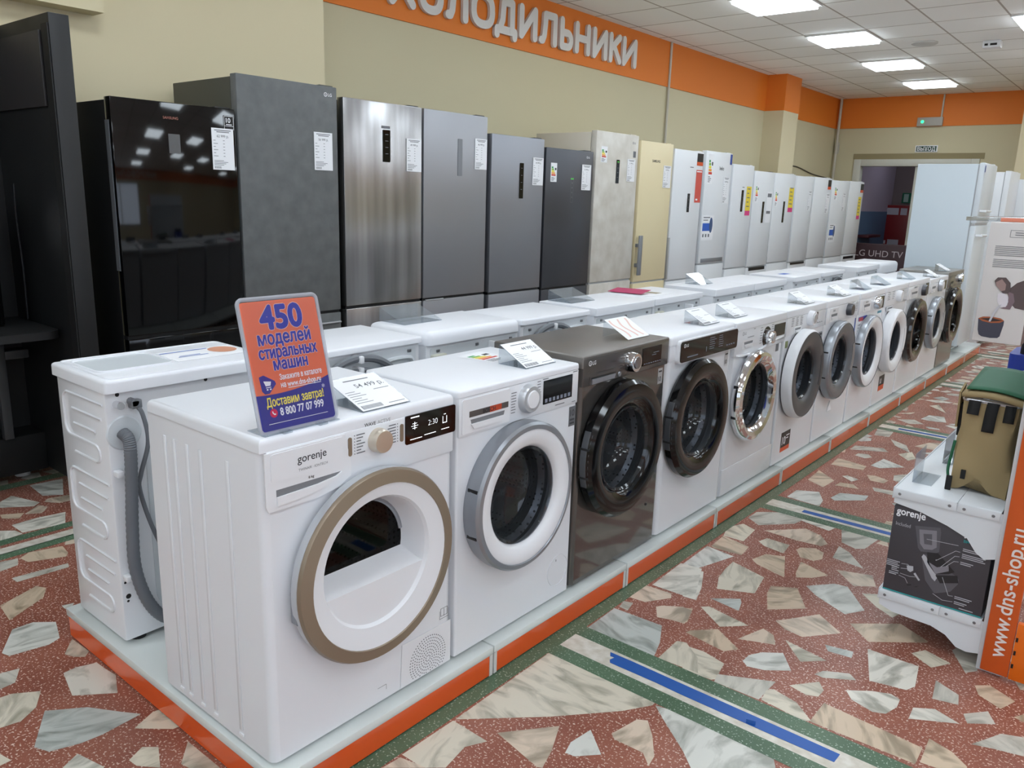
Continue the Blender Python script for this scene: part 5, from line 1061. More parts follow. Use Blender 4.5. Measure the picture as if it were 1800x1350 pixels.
def banner(u, y0_, z0):
    o = sticker(u, y0_, y0_+0.25, z0, z0+0.24, PAPER, 'promo_sticker')
    plate(o, 'banner_stripe', y0_+0.01, y0_+0.19, z0+0.09, z0+0.165, BLUEB, 0.001, 0.0018, 0.001)
    MB().prism([(y0_+0.19+0.035*math.cos(a), z0+0.145+0.075*math.sin(a)) for a in [2*PI*i/20 for i in range(20)]], plane_x(0.0012), 0.001).build('banner_emblem', mat('blue_emblem', (60, 90, 140), 0.3, metal=0.4), o)
    printing(o, INK, [('-', y0_+0.02, y0_+0.16, z0+0.215, 0.01), ('-', y0_+0.02, y0_+0.12, z0+0.19, 0.008)]+[('-', y0_+0.02+0.06*k, y0_+0.05+0.06*k, z0+0.03, 0.03) for k in range(3)], 0.0014, 'sticker_print')
def wf(label, y0, y1, zt, split=0.75, **k):
    return fridge(label, y0, y1, zt, WFRIDGE, WFRIDGE, split=split, darkgap=False, **k)
t, u, l = wf('white fridge with a red promo card and black display, beside the cream fridge', 6.637, 7.205, 1.887, 0.70)
disp(u, 0.30, 0.345, 1.33, 1.50); ten_badge(u, 0.44, 0.56, 1.76, 1.87)
o = sticker(u, 0.44, 0.56, 1.42, 1.72, REDC, 'promo_card', 0.001); printing(o, PAPER, [('-', 0.46, 0.5, 1.44, 0.015), ('-', 0.45, 0.55, 1.70, 0.01)], 0.0022, 'card_print')
printing(u, INK, [('-', 0.31, 0.38, 1.735, 0.008)], 0.0006, 'brand_print')
MB().box(-0.04, 0.012, -0.004, 0.012, 0.72, 1.10, 0.003).build('handle', SILVERL, u)
t, u, l = wf('white fridge with a blue banner sticker, second white one past the cream fridge', 7.263, 7.84, 1.908, 0.825)
energy_sticker(u, 0.05, 0.16, 1.60, 1.88, plane_x(0.0006)); banner(u, 0.02, 1.06); price_card(u, 0.41, 0.54, 1.42, 1.68, '34 999 р.', 0.001)
printing(u, INKB, [('beko', 0.30, 1.74, 0.05, 0.02)], 0.0006); sticker(u, 0.525, 0.57, 1.80, 1.90, mat('sticker_blue', (40, 70, 150), 0.5))
MB().box(0.0, 0.006, 0.05, 0.53, 0.84, 0.88, 0.002).build('handle', SILVER, u)
t, u, l = wf('white fridge with a yellow promo card and black display, next to the blue banner one', 7.879, 8.40, 1.814, 0.75)
disp(u, 0.25, 0.30, 1.34, 1.56); promo(u, 0.37, 0.49, 1.30, 1.60); printing(u, INK, [('-', 0.26, 0.31, 1.585, 0.008)], 0.0006, 'brand_print')
t, u, l = wf('white fridge with a white notice and black display, ending the taller white ones', 8.428, 8.976, 1.77, 0.74, lipm=BLACK)
energy_sticker(u, 0.05, 0.14, 1.44, 1.65, plane_x(0.0006)); disp(u, 0.27, 0.32, 1.22, 1.45)
o = sticker(u, 0.37, 0.52, 1.22, 1.56, PAPER, 'notice', 0.002); printing(o, INK, [('-', 0.39, 0.5, 1.50, 0.04), ('-', 0.39, 0.5, 1.32, 0.03)], 0.0032, 'card_print')
MB().box(-0.03, 0.004, 0.06, 0.5, 0.70, 0.735, 0.002).build('handle', BLACK, l)
t, u, l = wf('white fridge with a yellow promo card, in front of the wall column', 8.99, 9.61, 1.77, 0.76)
energy_sticker(u, 0.05, 0.13, 1.40, 1.60, plane_x(0.0006)); disp(u, 0.31, 0.36, 1.22, 1.46); promo(u, 0.46, 0.60, 1.34, 1.62)
t, u, l = wf('white fridge with a plain price card, first past the wall column', 9.655, 10.23, 1.763, 0.74)
price_card(u, 0.42, 0.53, 1.36, 1.60, '32 999 р.', 0.001); MB().box(-0.03, 0.004, 0.06, 0.52, 0.71, 0.735, 0.002).build('handle', BLACK, l)
t, u, l = wf('white fridge with a black and orange badge, third from the row end', 10.25, 10.88, 1.77, 0.76)
price_card(u, 0.47, 0.60, 1.33, 1.58, '31 999 р.', 0.001); ten_badge(u, 0.50, 0.62, 1.63, 1.75)
t, u, l = wf('white fridge with a small blue banner sticker, last but one in the row', 10.93, 11.63, 1.755, 0.75)
energy_sticker(u, 0.1, 0.22, 1.5, 1.7, plane_x(0.0006)); banner(u, 0.06, 0.95); price_card(u, 0.45, 0.56, 1.36, 1.60, '30 999 р.', 0.001)
t, u, l = wf('white fridge with a yellow promo card, last in the row before the doorway', 11.65, 12.26, 1.765, 0.76)
ten_badge(u, 0.47, 0.6, 1.62, 1.74); promo(u, 0.42, 0.55, 1.25, 1.56)
MB().box(-0.03, 0.004, 0.06, 0.5, 0.70, 0.735, 0.002).build('handle', BLACK, l)

# the tall white fridge at the end of the podium and the two behind
t, u, l = fridge('tall white fridge on the podium end, its side towards the washers', 8.36, 8.95, 1.845, mat('white_fridge_gloss', (216, 224, 230), 0.25), mat('bluish_white_side', (206, 218, 226), 0.35), split=1.30, d=0.56, x=-1.45, group='white fridges at the podium end', darkgap=False, bev=0.015)
t.location.z = 0.1; 
for ob in (t,): pass
u.data.transform(Matrix.Translation((0, 0, -0.1))); l.data.transform(Matrix.Scale(1, 4)); 
for ch in t.children:
    if ch.name.startswith(('cabinet', 'door_gasket', 'hinge_cover', 'handle_recess')):
        for v in ch.data.vertices:
            if v.co.z > 1.0: v.co.z -= 0.1
for v in l.data.vertices:
    if v.co.z > 1.0: v.co.z -= 0.1
for zz in (1.32, 1.10):
    g = MB(); g.tube([(0.0, 0.05, zz), (0.045, 0.05, zz), (0.045, 0.30, zz), (0.0, 0.30, zz)], 0.011, 8); g.build('handle', WFRIDGE, u if zz > 1.2 else l)
sticker(u, 0.0, 0.03, 1.66, 1.72, mat('sticker_blue', (40, 70, 150), 0.5))
t, u, l = wf('white fridge standing behind the tall one on the podium end', 9.75, 10.35, 1.83, 0.7, x=-1.45, group='white fridges at the podium end')
t, u, l = wf('white fridge with small stickers, seen past the one on the podium end', 10.4, 11.0, 1.78, 0.7, x=-1.30, group='white fridges at the podium end')
# TV box
t = thing('tv_box', 'flat dark maroon TV box with grey lettering, standing before the doorway', 'box', (-3.9, 12.5, 0))
MB().box(0, 1.25, 0, 0.16, 0, 0.90, 0.004).build('carton', mat('maroon_carton', (54, 30, 36), 0.5), t)
g = MB(); P = plane_ny(-0.001); g.text('LG UHD TV', 0.20, 0.72, 0.13, P, 0.0); flatprint(g, 'lettering', mat('carton_print', (176, 166, 170), 0.5), t)
g = MB(); g.rect(0.97, 1.12, 0.70, 0.82, P); o = flatprint(g, 'tag_print', mat('carton_tag', (140, 130, 136), 0.5), t)
g = MB(); g.text('AI', 0.99, 0.725, 0.1, plane_ny(-0.0015), 0.01); flatprint(g, 'tag_lettering', mat('maroon_carton', (54, 30, 36), 0.5), o)
g = MB(); g.text('SUHUTI', 0.2, 0.60, 0.06, P, 0.0); flatprint(g, 'small_print', mat('carton_tag', (140, 130, 136), 0.5), t)

# ================================================================== BLACK STAND BESIDE THE FRIDGES
t = thing('display_stand', 'tall black display stand with an end panel beside the black fridge', 'display stand', (-4.3, 1.0, 0))
BLK2 = mat('black_panel_satin', (15, 16, 18), 0.5)
MB().box(-0.018, 0.68, 0.44, 0.52, 0.06, 2.09, 0.003).build('end_panel', BLK2, t)
MB().box(0.615, 0.675, 0.434, 0.439, 0.06, 2.05).build('end_panel_edge', BLACKM, t)
MB().box(0.0, 0.60, 0.428, 0.439, 1.735, 2.03, 0.002).build('upper_board', mat('dark_grey_board', (44, 42, 43), 0.5), t)
g = MB().prism([(0.0, -0.9), (0.40, -0.9), (0.5, -0.85), (0.54, -0.75), (0.54, 0.36)]+[(0.48+0.06*math.cos(a), 0.37+0.06*math.sin(a)) for a in [PI/2*i/6 for i in range(7)]]+[(0.0, 0.43)], Matrix.Translation((0, 0, 0.755)), 0.035); g.build('shelf', BLACKM, t)
MB().box(0.0, 0.18, -1.0, 0.44, 0.055, 0.24, 0.004).build('base', BLACKM, t)
MB().box(-0.018, 0.002, -1.6, 0.44, 0.055, 2.12).build('back_panel', BLACKM, t)
g = MB(); g.box(0.16, 0.2, 0.26, 0.30, 0.24, 0.755, 0.003); g.box(0.12, 0.2, 0.30, 0.40, 0.62, 0.66, 0.003); g.build('bracket', mat('grey_bracket', (62, 64, 66), 0.4), t)
MB().lathe([(0.035, 0), (0.028, 0.018), (0.012, 0.03), (0.012, 0.055), (0, 0.055)], (0.03, 0.37, 0), 20, 'z').build('foot', WHITE2, t)
o = thing('wall_oven', 'black glass appliance leaning on the shelf of the black stand, white notice on it', 'oven', (-4.0, 1.02, 0.79))
MB().box(-0.24, -0.02, -0.5, 0.27, 0, 0.56, 0.006).build('body', BLACK, o)
MB().box(-0.02, 0.0, -0.49, 0.265, 0.01, 0.55, 0.004).build('glass_front', BLACKG, o)
price_card(o, 0.12, 0.25, 0.36, 0.545, '29 999 р.', 0.001)
g = MB().tube(smooth([(0.19, 0.42, 1.42), (0.16, 0.425, 1.25), (0.19, 0.42, 1.05), (0.18, 0.42, 0.8)], 6), 0.004, 6); g.build('cable', mat('dim_cable', (40, 41, 44), 0.5), t)

# ================================================================== SIGN, PRICE HOLDERS AND LEAFLETS ON THE MACHINES
t = thing('poster_holder', 'orange and blue advertising sign in a clear stand on the white dryer', 'sign', (-1.445, 0.928, 0.9135))
TL = 0.25; Wp, Hp = 0.195, 0.285
PM = Matrix(((0, -math.sin(TL), math.cos(TL), 0), (1, 0, 0, 0), (0, math.cos(TL), math.sin(TL), 0.003), (0, 0, 0, 1)))
g = MB().prism(rrect(-0.006, Wp+0.006, -0.002, Hp+0.008, 0.012), PM @ Matrix.Translation((0, 0, -0.004)), 0.0015); g.build('backing', ACRYL, t)
fr_ = MB(); ring = [PM @ Vector((p[0], p[1], 0.0)) for p in rrect(-0.004, Wp+0.004, 0.0, Hp+0.006, 0.012)]; fr_.tube(ring+[ring[0]], 0.0045, 8, False); fr_.build('frame', clear('clear_frame', (225, 228, 234), 0.03, 1.45, 0.35, (230, 232, 238)), t)
ft = MB(); ft.box(-0.055, 0.012, -0.003, Wp+0.003, 0.0, 0.0025, 0.001); 
for y in (0.05, 0.145): ft.box(-0.004, 0.022, y-0.012, y+0.012, 0.0, 0.006, 0.002)
ft.build('foot_plate', ACRYL, t)
OR_P = mat('poster_orange', (226, 112, 80), 0.35, coat=0.4); BL_P = mat('poster_blue', (44, 48, 138), 0.35, coat=0.4); BL_T = mat('poster_blue_text', (48, 58, 160), 0.4); YL_T = mat('poster_yellow_text', (240, 222, 90), 0.4)
card = MB().prism(rrect(0, Wp, 0, Hp, 0.008), PM @ Matrix.Translation((0, 0, -0.002)), 0.002).build('poster', OR_P, t)
B_ = lambda k: PM @ Matrix.Translation((0, 0, 0.0004*k))
curve = [(Wp*i/16, Hp*(0.285+0.075*((i/16-0.25)**2)/0.5625)) for i in range(17)]
bl = MB().poly([(0.004, 0.0), (Wp-0.004, 0.0)]+[(Wp, 0.004)]+curve[::-1]+[(0, 0.004)], B_(1)); blo = flatprint(bl, 'blue_field', BL_P, card)
ROWS = (('450', 0.5, 0.785, 0.072, 0.105), ('моделей', 0.5, 0.665, 0.040, 0.135), ('стиральных', 0.52, 0.56, 0.036, 0.15), ('машин', 0.52, 0.465, 0.036, 0.088))
def bolded(rows, k0, m, name, rad, par=None):
    g = MB()
    for s_, u, v, z, wd_ in rows:
        for j in range(9):
            dx, dy = (0, 0) if j == 8 else (rad*math.cos(j*PI/4), rad*math.sin(j*PI/4))
            g.text(s_, Wp*u+dx, Hp*v+dy, z, PM @ Matrix.Translation((0, 0, 0.0004*k0+0.00002*j)), 0.0, 'c', wd_)
    return flatprint(g, name, m, card)
bolded(ROWS[:1], 1, mat('poster_pale', (226, 190, 186), 0.4), 'lettering_outline', 0.0044); bolded(ROWS[1:], 1, mat('poster_pale', (226, 190, 186), 0.4), 'lettering_outline', 0.0022)
bolded(ROWS[:1], 2, BL_T, 'blue_lettering', 0.0030); bolded(ROWS[1:], 2, BL_T, 'blue_lettering', 0.0010)
def fat(g, s_, u, v, z, wd_, al, rad):
    for j in range(9):
        dx, dy = (0, 0) if j == 8 else (rad*math.cos(j*PI/4), rad*math.sin(j*PI/4))
        g.text(s_, u+dx, v+dy, z, PM @ Matrix.Translation((0, 0, 0.0008+0.00002*j)), 0.0, al, wd_)
g = MB(); fat(g, 'Закажите в каталоге', Wp*0.34, Hp*0.385, 0.0175, 0.112, 'l', 0.0003); fat(g, 'на www.dns-shop.ru', Wp*0.34, Hp*0.325, 0.0175, 0.106, 'l', 0.0003); g.rect(Wp*0.43, Wp*0.88, Hp*0.312, Hp*0.317, B_(2))
fat(g, '8 800 77 07 999', Wp*0.27, Hp*0.115, 0.024, 0.115, 'l', 0.0005); g.text('*', Wp*0.88, Hp*0.245, 0.02, B_(2), 0.0)
g.rect(Wp*0.1, Wp*0.9, Hp*0.062, Hp*0.066, B_(2)); flatprint(g, 'white_lettering', PAPER, card)
g = MB(); fat(g, 'Доставим завтра!', Wp*0.5, Hp*0.195, 0.027, 0.15, 'c', 0.0005); flatprint(g, 'yellow_lettering', YL_T, card)
ic = MB().poly([(Wp*0.08, Hp*0.43), (Wp*0.14, Hp*0.44), (Wp*0.27, Hp*0.385), (Wp*0.28, Hp*0.36), (Wp*0.18, Hp*0.295), (Wp*0.12, Hp*0.295), (Wp*0.09, Hp*0.32)], B_(1)); ico = flatprint(ic, 'cart_icon', BL_P, card)
g = MB(); g.poly([(Wp*0.125, Hp*0.395), (Wp*0.22, Hp*0.385), (Wp*0.205, Hp*0.355), (Wp*0.145, Hp*0.355)], B_(2)); g.rect(Wp*0.145, Wp*0.21, Hp*0.34, Hp*0.346, B_(2)); g.rect(Wp*0.15, Wp*0.17, Hp*0.322, Hp*0.333, B_(2)); g.rect(Wp*0.19, Wp*0.21, Hp*0.322, Hp*0.333, B_(2)); flatprint(g, 'cart_drawing', PAPER, ico)
ph = MB().poly([(Wp*0.185+0.0095*math.cos(2*PI*i/20), Hp*0.143+0.0095*math.sin(2*PI*i/20)) for i in range(20)], B_(2)); pho = flatprint(ph, 'phone_icon', mat('phone_red', (210, 30, 80), 0.4), card)
g = MB(); g.poly([(Wp*0.165, Hp*0.16), (Wp*0.178, Hp*0.158), (Wp*0.18, Hp*0.145), (Wp*0.195, Hp*0.137), (Wp*0.207, Hp*0.14), (Wp*0.207, Hp*0.13), (Wp*0.19, Hp*0.127), (Wp*0.167, Hp*0.143)], B_(3)); flatprint(g, 'phone_drawing', PAPER, pho)
g = MB().prism(rrect(0.003, Wp-0.003, 0.003, Hp-0.003, 0.01), PM @ Matrix.Translation((0, 0, 0.0035)), 0.0008); g.build('cover', clear('poster_cover', (250, 250, 252), 0.05, 1.35), t)

def holder(label, x, y, z, W=0.15, L=0.11, ang=0.6, rot=0.0, card_=True, price=None, glare=False, cat='price holder'):
    """clear angled price holder: front card sloping down to the aisle, a leg behind"""
    t = thing('price_holder', label, cat, (x, y, z), rot, 'clear price holders on the machines')
    s, c = math.sin(ang), math.cos(ang)
    P = Matrix(((0, -c, s, 0), (1, 0, 0, 0), (0, s, c, 0.001), (0, 0, 0, 1)))
    MB().prism(((0, 0), (W, 0), (W, L), (0, L)), P, 0.0015).build('front_sheet', ACRYL, t)
    MB().box(-L*c-0.001, -L*c+0.0006, 0, W, 0, L*s, 0).build('rear_leg', ACRYL, t)
    MB().box(-L*c, 0.0, 0, W, 0, 0.0012).build('base_sheet', ACRYL, t)
    if card_:
        P2 = P @ Matrix.Translation((0, 0, 0.0017)); o = flatprint(MB().rect(0.002, W-0.002, 0.002, L-0.002, P2), 'card', PAPER, t)
        P3 = P @ Matrix.Translation((0, 0, 0.0021)); g = MB()
        g.rect(W*0.24, W*0.76, L*0.86, L*0.885, P3)
        for k in range(6): g.rect(W*0.06, W*(0.25+0.07*(k % 3)), L*(0.55-0.065*k), L*(0.563-0.065*k), P3)
        for k in range(14): g.rect(W*(0.06+0.03*k), W*(0.06+0.03*k+(0.014 if k % 3 else 0.02)), L*0.05, L*0.15, P3)
        g.rect(W*0.6, W*0.94, L*0.08, L*0.095, P3)
        if price: g.text(price, W*0.94, L*0.64, L*0.16, P3, 0.005, 'r')
        g.rect(W*0.62, W*0.94, L*0.52, L*0.535, P3)
        flatprint(g, 'card_print', INK, o)
    return t
Z1 = 0.9135
holder('clear price holder with a printed card on the white dryer', -1.44, 1.20, Z1, 0.155, 0.15, 0.36, 0.0, True, '54 499 р.')
holder('clear price holder with a bright white card, beside the energy label on the second machine', -1.48, 1.875, 0.9145, 0.155, 0.125, 0.5, 0.0, True, '44 999 р.')
tl_ = thing('leaflet_holder', 'white and orange striped leaflet on the dark grey washing machine', 'leaflet', (-1.487, 2.48, 0.932))
s, c = math.sin(0.5), math.cos(0.5); P = Matrix(((0, -c, s, 0), (1, 0, 0, 0), (0, s, c, 0.001), (0, 0, 0, 1)))
pg = MB().prism(((0, 0), (0.15, 0), (0.15, 0.125), (0, 0.125)), P, 0.0015).build('page', PAPER, tl_)
g = MB(); P2 = P @ Matrix.Translation((0, 0, 0.0019))
for k in range(3): g.poly([(0.02+0.045*k+0.012*math.sin(v*50+k)+dx, v) for v, dx in [(0.01+0.105*i/10, 0) for i in range(11)]]+[(0.02+0.045*k+0.012*math.sin(v*50+k)+0.012, v) for v in [0.115-0.105*i/10 for i in range(11)]], P2)
flatprint(g, 'wave_print', mat('salmon_print', (226, 190, 180), 0.5), pg)
MB().box(-0.125*c-0.001, -0.125*c+0.001, 0, 0.15, 0, 0.125*s).build('rear_leg', ACRYL, tl_)
MB().prism(((-0.16, -0.035), (-0.03, -0.045), (-0.02, 0.09), (-0.17, 0.10)), Matrix.Translation((0, 0, 0.001)) @ Matrix.Rotation(-0.25, 4, 'Y'), 0.0012).build('orange_sheet', mat('orange_leaflet', (226, 120, 66), 0.5), tl_)
for lab, x, y, z, cd_ in (('clear price holder on the machine with the black control strip', -1.465, 3.05, 0.928, True), ('clear price holder on the machine with the chrome door', -1.492, 3.405, 0.922, True), ('clear price holder on the machine with the white rimmed dark door', -1.455, 4.19, 0.922, True), ('clear price holder on the machine with the dark knob', -1.44, 4.76, 0.922, True), ('empty clear price holder on the machine with the silver rimmed white door and chrome knob', -1.46, 5.24, 0.922, False), ('empty clear price holder on the machine with the plain white door ring', -1.46, 5.68, 0.922, False), ('clear price holder on the machine with the glossy black door', -1.46, 6.33, 0.922, False), ('white card holder on the machine with the pale silver door', -1.43, 6.98, 0.902, True), ('white card holder on the grey metallic machine at the row end', -1.46, 7.5, 0.922, True)):
    holder(lab, x, y, z, 0.14, 0.11, 0.5, 0.0, cd_)
def leaflet(label, pts, z, m, pr=None, fold=0.0):
    t = thing('leaflet', label, 'leaflet', (pts[0][0], pts[0][1], z))
    q = [(p[0]-pts[0][0], p[1]-pts[0][1]) for p in pts]
    a = MB().prism(q, Matrix.Identity(4), 0.0012); o = a.build('sheet', PAPER, t)
    return t, o, q
t, o, q = leaflet('flat leaflet with a reclining woman photo on the machine behind the dryer', ((-2.45, 1.20), (-2.29, 1.19), (-2.29, 1.42), (-2.44, 1.45)), 0.9085, PAPER)
g = MB(); P = Matrix(((1, 0, 0, 0), (0, 1, 0, 0), (0, 0, 1, 0.0018), (0, 0, 0, 1)))
g.rect(0.02, 0.028, 0.0, 0.16, P); g.rect(0.09, 0.095, 0.03, 0.1, P); g.rect(0.105, 0.11, 0.02, 0.12, P); flatprint(g, 'blue_print', BLUEB, o)
g = MB(); g.poly([(0.02+0.05*math.cos(a)+0.05, 0.19+0.045*math.sin(a)) for a in [2*PI*i/16 for i in range(16)]], P); flatprint(g, 'photo_print', mat('skin_tone_print', (206, 146, 118), 0.6), o)
t['label'] = 'flat leaflet with blue lines and a portrait photo on the machine behind the dryer'
t, o, q = leaflet('open magazine with a magenta cover on a back row washing machine', ((-2.29, 3.67), (-2.09, 3.69), (-2.09, 3.92), (-2.29, 3.90)), 0.9375, PAPER)
MB().prism(((-0.06, 0.0), (0.14, 0.02), (0.14, 0.12), (-0.06, 0.10)), Matrix.Translation((0, 0, 0.004)) @ Matrix.Rotation(0.14, 4, 'X'), 0.0015).build('cover', mat('magenta_cover', (176, 24, 90), 0.4), o)
g = MB(); g.rect(0.03, 0.16, 0.14, 0.21, P); flatprint(g, 'page_print', mat('olive_print', (150, 140, 116), 0.5), o)
t, o, q = leaflet('small blue leaflet lying on a back row washing machine', ((-2.20, 5.66), (-2.14, 5.66), (-2.14, 5.80), (-2.20, 5.80)), 0.9375, PAPER)
g = MB(); g.rect(0.005, 0.055, 0.01, 0.13, P); flatprint(g, 'blue_print', BLUEB, o)
holder('clear price holder on the rounded lid of the third back row machine', -2.19, 2.03, 0.946, 0.2, 0.15, 0.35, PI*0+0.0, False)
holder('clear price holder on the flat lid of the fifth back row machine', -2.19, 3.11, 0.938, 0.2, 0.15, 0.35, 0.0, False)
holder('clear price holder on the seventh back row machine', -2.19, 4.46, 0.938, 0.16, 0.12, 0.5, 0.0, False)

# ================================================================== RIGHT-HAND GONDOLA SHELVING
GY = 2.735
t = thing('shelving_unit', 'white steel shelving unit with an orange end post across the aisle', 'shelving', (0, GY, 0))
MB().box(-0.262, -0.186, -0.022, -0.004, 0.012, 1.62, 0.003).build('end_post', ORANGE_P, t)
po = t.children[-1]
g = MB(); Pp = Matrix(((0, -1, 0, 0), (0, 0, -1, -0.0235), (1, 0, 0, 0), (0, 0, 0, 1)))
LETP = mat('post_lettering', (226, 214, 208), 0.5)
for zz in (0.07, 0.68):
    g = MB(); g.text('www.dns-shop.ru', zz, 0.205, 0.062, Pp, 0.012, 'l', 0.43); flatprint(g, 'lettering', LETP, po)
MB().box(-0.275, -0.20, -0.004, 0.05, 0.0, 1.62, 0.002).build('upright', SHELFW, t)
MB().box(-0.24, -0.225, 0.05, 1.05, 0.02, 1.62).build('back_panel', SHELFW, t)
o = MB().box(-0.184, 0.55, -0.022, 0.0, 0.01, 0.20, 0.002).build('base_panel', ORANGE_B, t)
g = MB()
for zz in (0.05, 0.095, 0.14): g.box(-0.182, -0.176, -0.0235, -0.02, zz, zz+0.014)
g.build('slot', BLACK, o)
for k, (zs, lowbr) in enumerate(((0.53, [(-0.585, -0.032), (-0.585, -0.05), (-0.50, -0.062), (-0.42, -0.085), (-0.36, -0.11), (-0.33, -0.15), (-0.305, -0.165), (-0.262, -0.15), (-0.262, -0.032)]), (0.166, [(-0.585, -0.03), (-0.585, -0.055), (-0.54, -0.07), (-0.42, -0.075), (-0.375, -0.09), (-0.34, -0.12), (-0.31, -0.125), (-0.265, -0.115), (-0.262, -0.03)]))):
    for x0, x1 in ((-0.59, -0.402), (-0.401, -0.28)):
        sh = MB().box(x0, x1, 0.0, 1.0, zs-0.004, zs, 0.001); sh.box(x0+0.002, x1-0.002, -0.003, 0.0, zs-0.03, zs-0.001, 0.001)
        so = sh.build('shelf', SHELFW, t)
        for xx in (x0+0.02, x1-0.02): MB().lathe([(0.005, -0.0035), (0.004, -0.0045), (0, -0.0045)], (xx, 0, zs-0.016), 12, 'y').build('screw', SCREW, so)
    MB().box(-0.588, -0.262, 0.0005, 0.0008, zs-0.034, zs-0.004).build('shelf_edge', SHELFW, t)
    MB().box(-0.592, -0.588, 0.0, 1.0, zs-0.035, zs+0.002).build('shelf_lip', SHELFW, t)
    MB().prism([(p[0], zs+p[1]) for p in lowbr], plane_ny(0.004), 0.003).build('shelf_bracket', SHELFW, t)
MB().box(-0.50, -0.2, -0.02, 0.9, 1.4005, 1.4125, 0.002).build('acrylic_shelf', ACRYL, t)
MB().box(-0.41, -0.2, -0.024, -0.018, 1.4005, 1.412, 0.001).build('shelf_edge_strip', mat('salmon_strip', (216, 130, 104), 0.4), t)

# bread maker carton on the lower shelf
t = thing('bread_maker_box', 'dark grey bread maker carton on the lower shelf beside the orange post', 'box', (0, GY+0.006, 0.166))
CART = mat('dark_carton', (64, 61, 66), 0.5)
MB().box(-0.582, -0.286, 0, 0.22, 0.0005, 0.305, 0.002).build('carton', CART, t); ct = t.children[-1]
Pn = lambda k: plane_ny(-0.0006*k) @ Matrix.Translation((0, -0.166, 0))
def pr(pts, name, m, k=1): return flatprint(MB().poly([(a/1000, b_/1000) for a, b_ in pts], Pn(k)), name, m, ct)
GR1 = mat('print_mid_grey', (128, 125, 132), 0.5); GR2 = mat('print_dark', (34, 32, 35), 0.5); GR3 = mat('print_pale_grey', (176, 176, 182), 0.5); GR4 = mat('print_charcoal', (88, 86, 92), 0.5)
g = MB(); g.rect(-0.582, -0.286, 0.168, 0.172, Pn(1)); flatprint(g, 'teal_stripe', mat('teal_print', (40, 150, 150), 0.5), ct)
g = MB(); g.text('gorenje', -0.573, 0.443, 0.034, Pn(1), 0.02, 'l', 0.088); flatprint(g, 'brand_lettering', PAPER, ct)
g = MB(); g.text('BREAD', -0.368, 0.438, 0.024, Pn(1), 0.03, 'l', 0.07); g.text('MAKER', -0.368, 0.418, 0.024, Pn(1), 0.03, 'l', 0.075); flatprint(g, 'lettering', PAPER, ct)
g = MB(); g.text('Included', -0.570, 0.404, 0.018, Pn(1), -0.004, 'l', 0.045); flatprint(g, 'script_lettering', GR3, ct)
g = MB(); g.text('BM 1210BK', -0.368, 0.402, 0.014, Pn(1), 0.01, 'l', 0.06); flatprint(g, 'teal_lettering', mat('teal_print', (40, 150, 150), 0.5), ct)
pr([(-512, 417), (-438, 431), (-434, 415), (-431, 349), (-440, 342), (-484, 334), (-494, 344)], 'picture_lid', GR4); pr([(-498, 408), (-447, 418), (-440, 362), (-452, 350), (-476, 345), (-490, 361)], 'picture_lid_inside', GR1, 2); pr([(-484, 397), (-459, 403), (-454, 366), (-477, 363)], 'picture_window', GR4, 3)
pr([(-479, 317), (-468, 330), (-370, 282), (-363, 274), (-364, 258), (-381, 226), (-426, 204), (-458, 240)], 'picture_body', GR4); pr([(-479, 317), (-474, 328), (-466, 322), (-424, 262), (-430, 246), (-440, 254)], 'picture_body_edge', GR3, 2); pr([(-465, 338), (-433, 344), (-378, 296), (-394, 284), (-431, 271), (-460, 303)], 'picture_opening', GR2, 2); pr([(-456, 306), (-430, 296), (-398, 312), (-395, 294), (-431, 272), (-450, 296)], 'picture_pan', GR1, 3); pr([(-431, 268), (-369, 287), (-363, 263), (-414, 245)], 'picture_controls', GR2, 3); pr([(-519, 273), (-499, 276), (-497, 261), (-505, 253), (-514, 256)], 'picture_cup', GR3); pr([(-495, 251), (-490, 256), (-473, 235), (-477, 231)], 'picture_spoon', GR3); pr([(-510, 206), (-497, 212), (-496, 208), (-509, 203)], 'picture_blade', GR2); pr([(-489, 205), (-474, 213), (-480, 207)], 'picture_blade', GR2)
g = MB(); P1 = Pn(4)
def ln(a, b_, w_=0.0008):
    a = Vector(a)/1000; b_ = Vector(b_)/1000; n_ = (b_-a).normalized(); n_ = Vector((-n_.y, n_.x))*w_; g.poly([a+n_, b_+n_, b_-n_, a-n_], P1)
for a, b_ in (((-472, 382), (-380, 388)), ((-436, 318), (-385, 368)), ((-436, 318), (-436, 322)), ((-385, 368), (-372, 368)), ((-420, 300), (-385, 350)), ((-385, 350), (-372, 352)), ((-405, 308), (-385, 332)), ((-385, 332), (-372, 334)), ((-410, 268), (-385, 212)), ((-385, 212), (-372, 214)), ((-430, 203), (-400, 190)), ((-400, 190), (-370, 195)), ((-535, 275), (-515, 278)), ((-515, 278), (-510, 272)), ((-535, 258), (-515, 262)), ((-535, 240), (-505, 238)), ((-505, 238), (-488, 242)), ((-538, 232), (-518, 228)), ((-518, 228), (-508, 212))): ln(a, b_)
flatprint(g, 'pointer_line', GR3, ct)
g = MB()
for x0, x1, zz, n_ in ((-366, -310, 380, 2), (-366, -300, 362, 3), (-367, -331, 334, 2), (-367, -318, 214, 2), (-366, -330, 196, 2), (-580, -540, 276, 4), (-563, -540, 256, 3), (-569, -540, 236, 2), (-350, -310, 178, 1)):
    for k in range(n_): g.rect(x0/1000, (x1-6*(k % 2))/1000, (zz-6*k)/1000, (zz-6*k+3)/1000, P1)
flatprint(g, 'caption_print', GR3, ct)

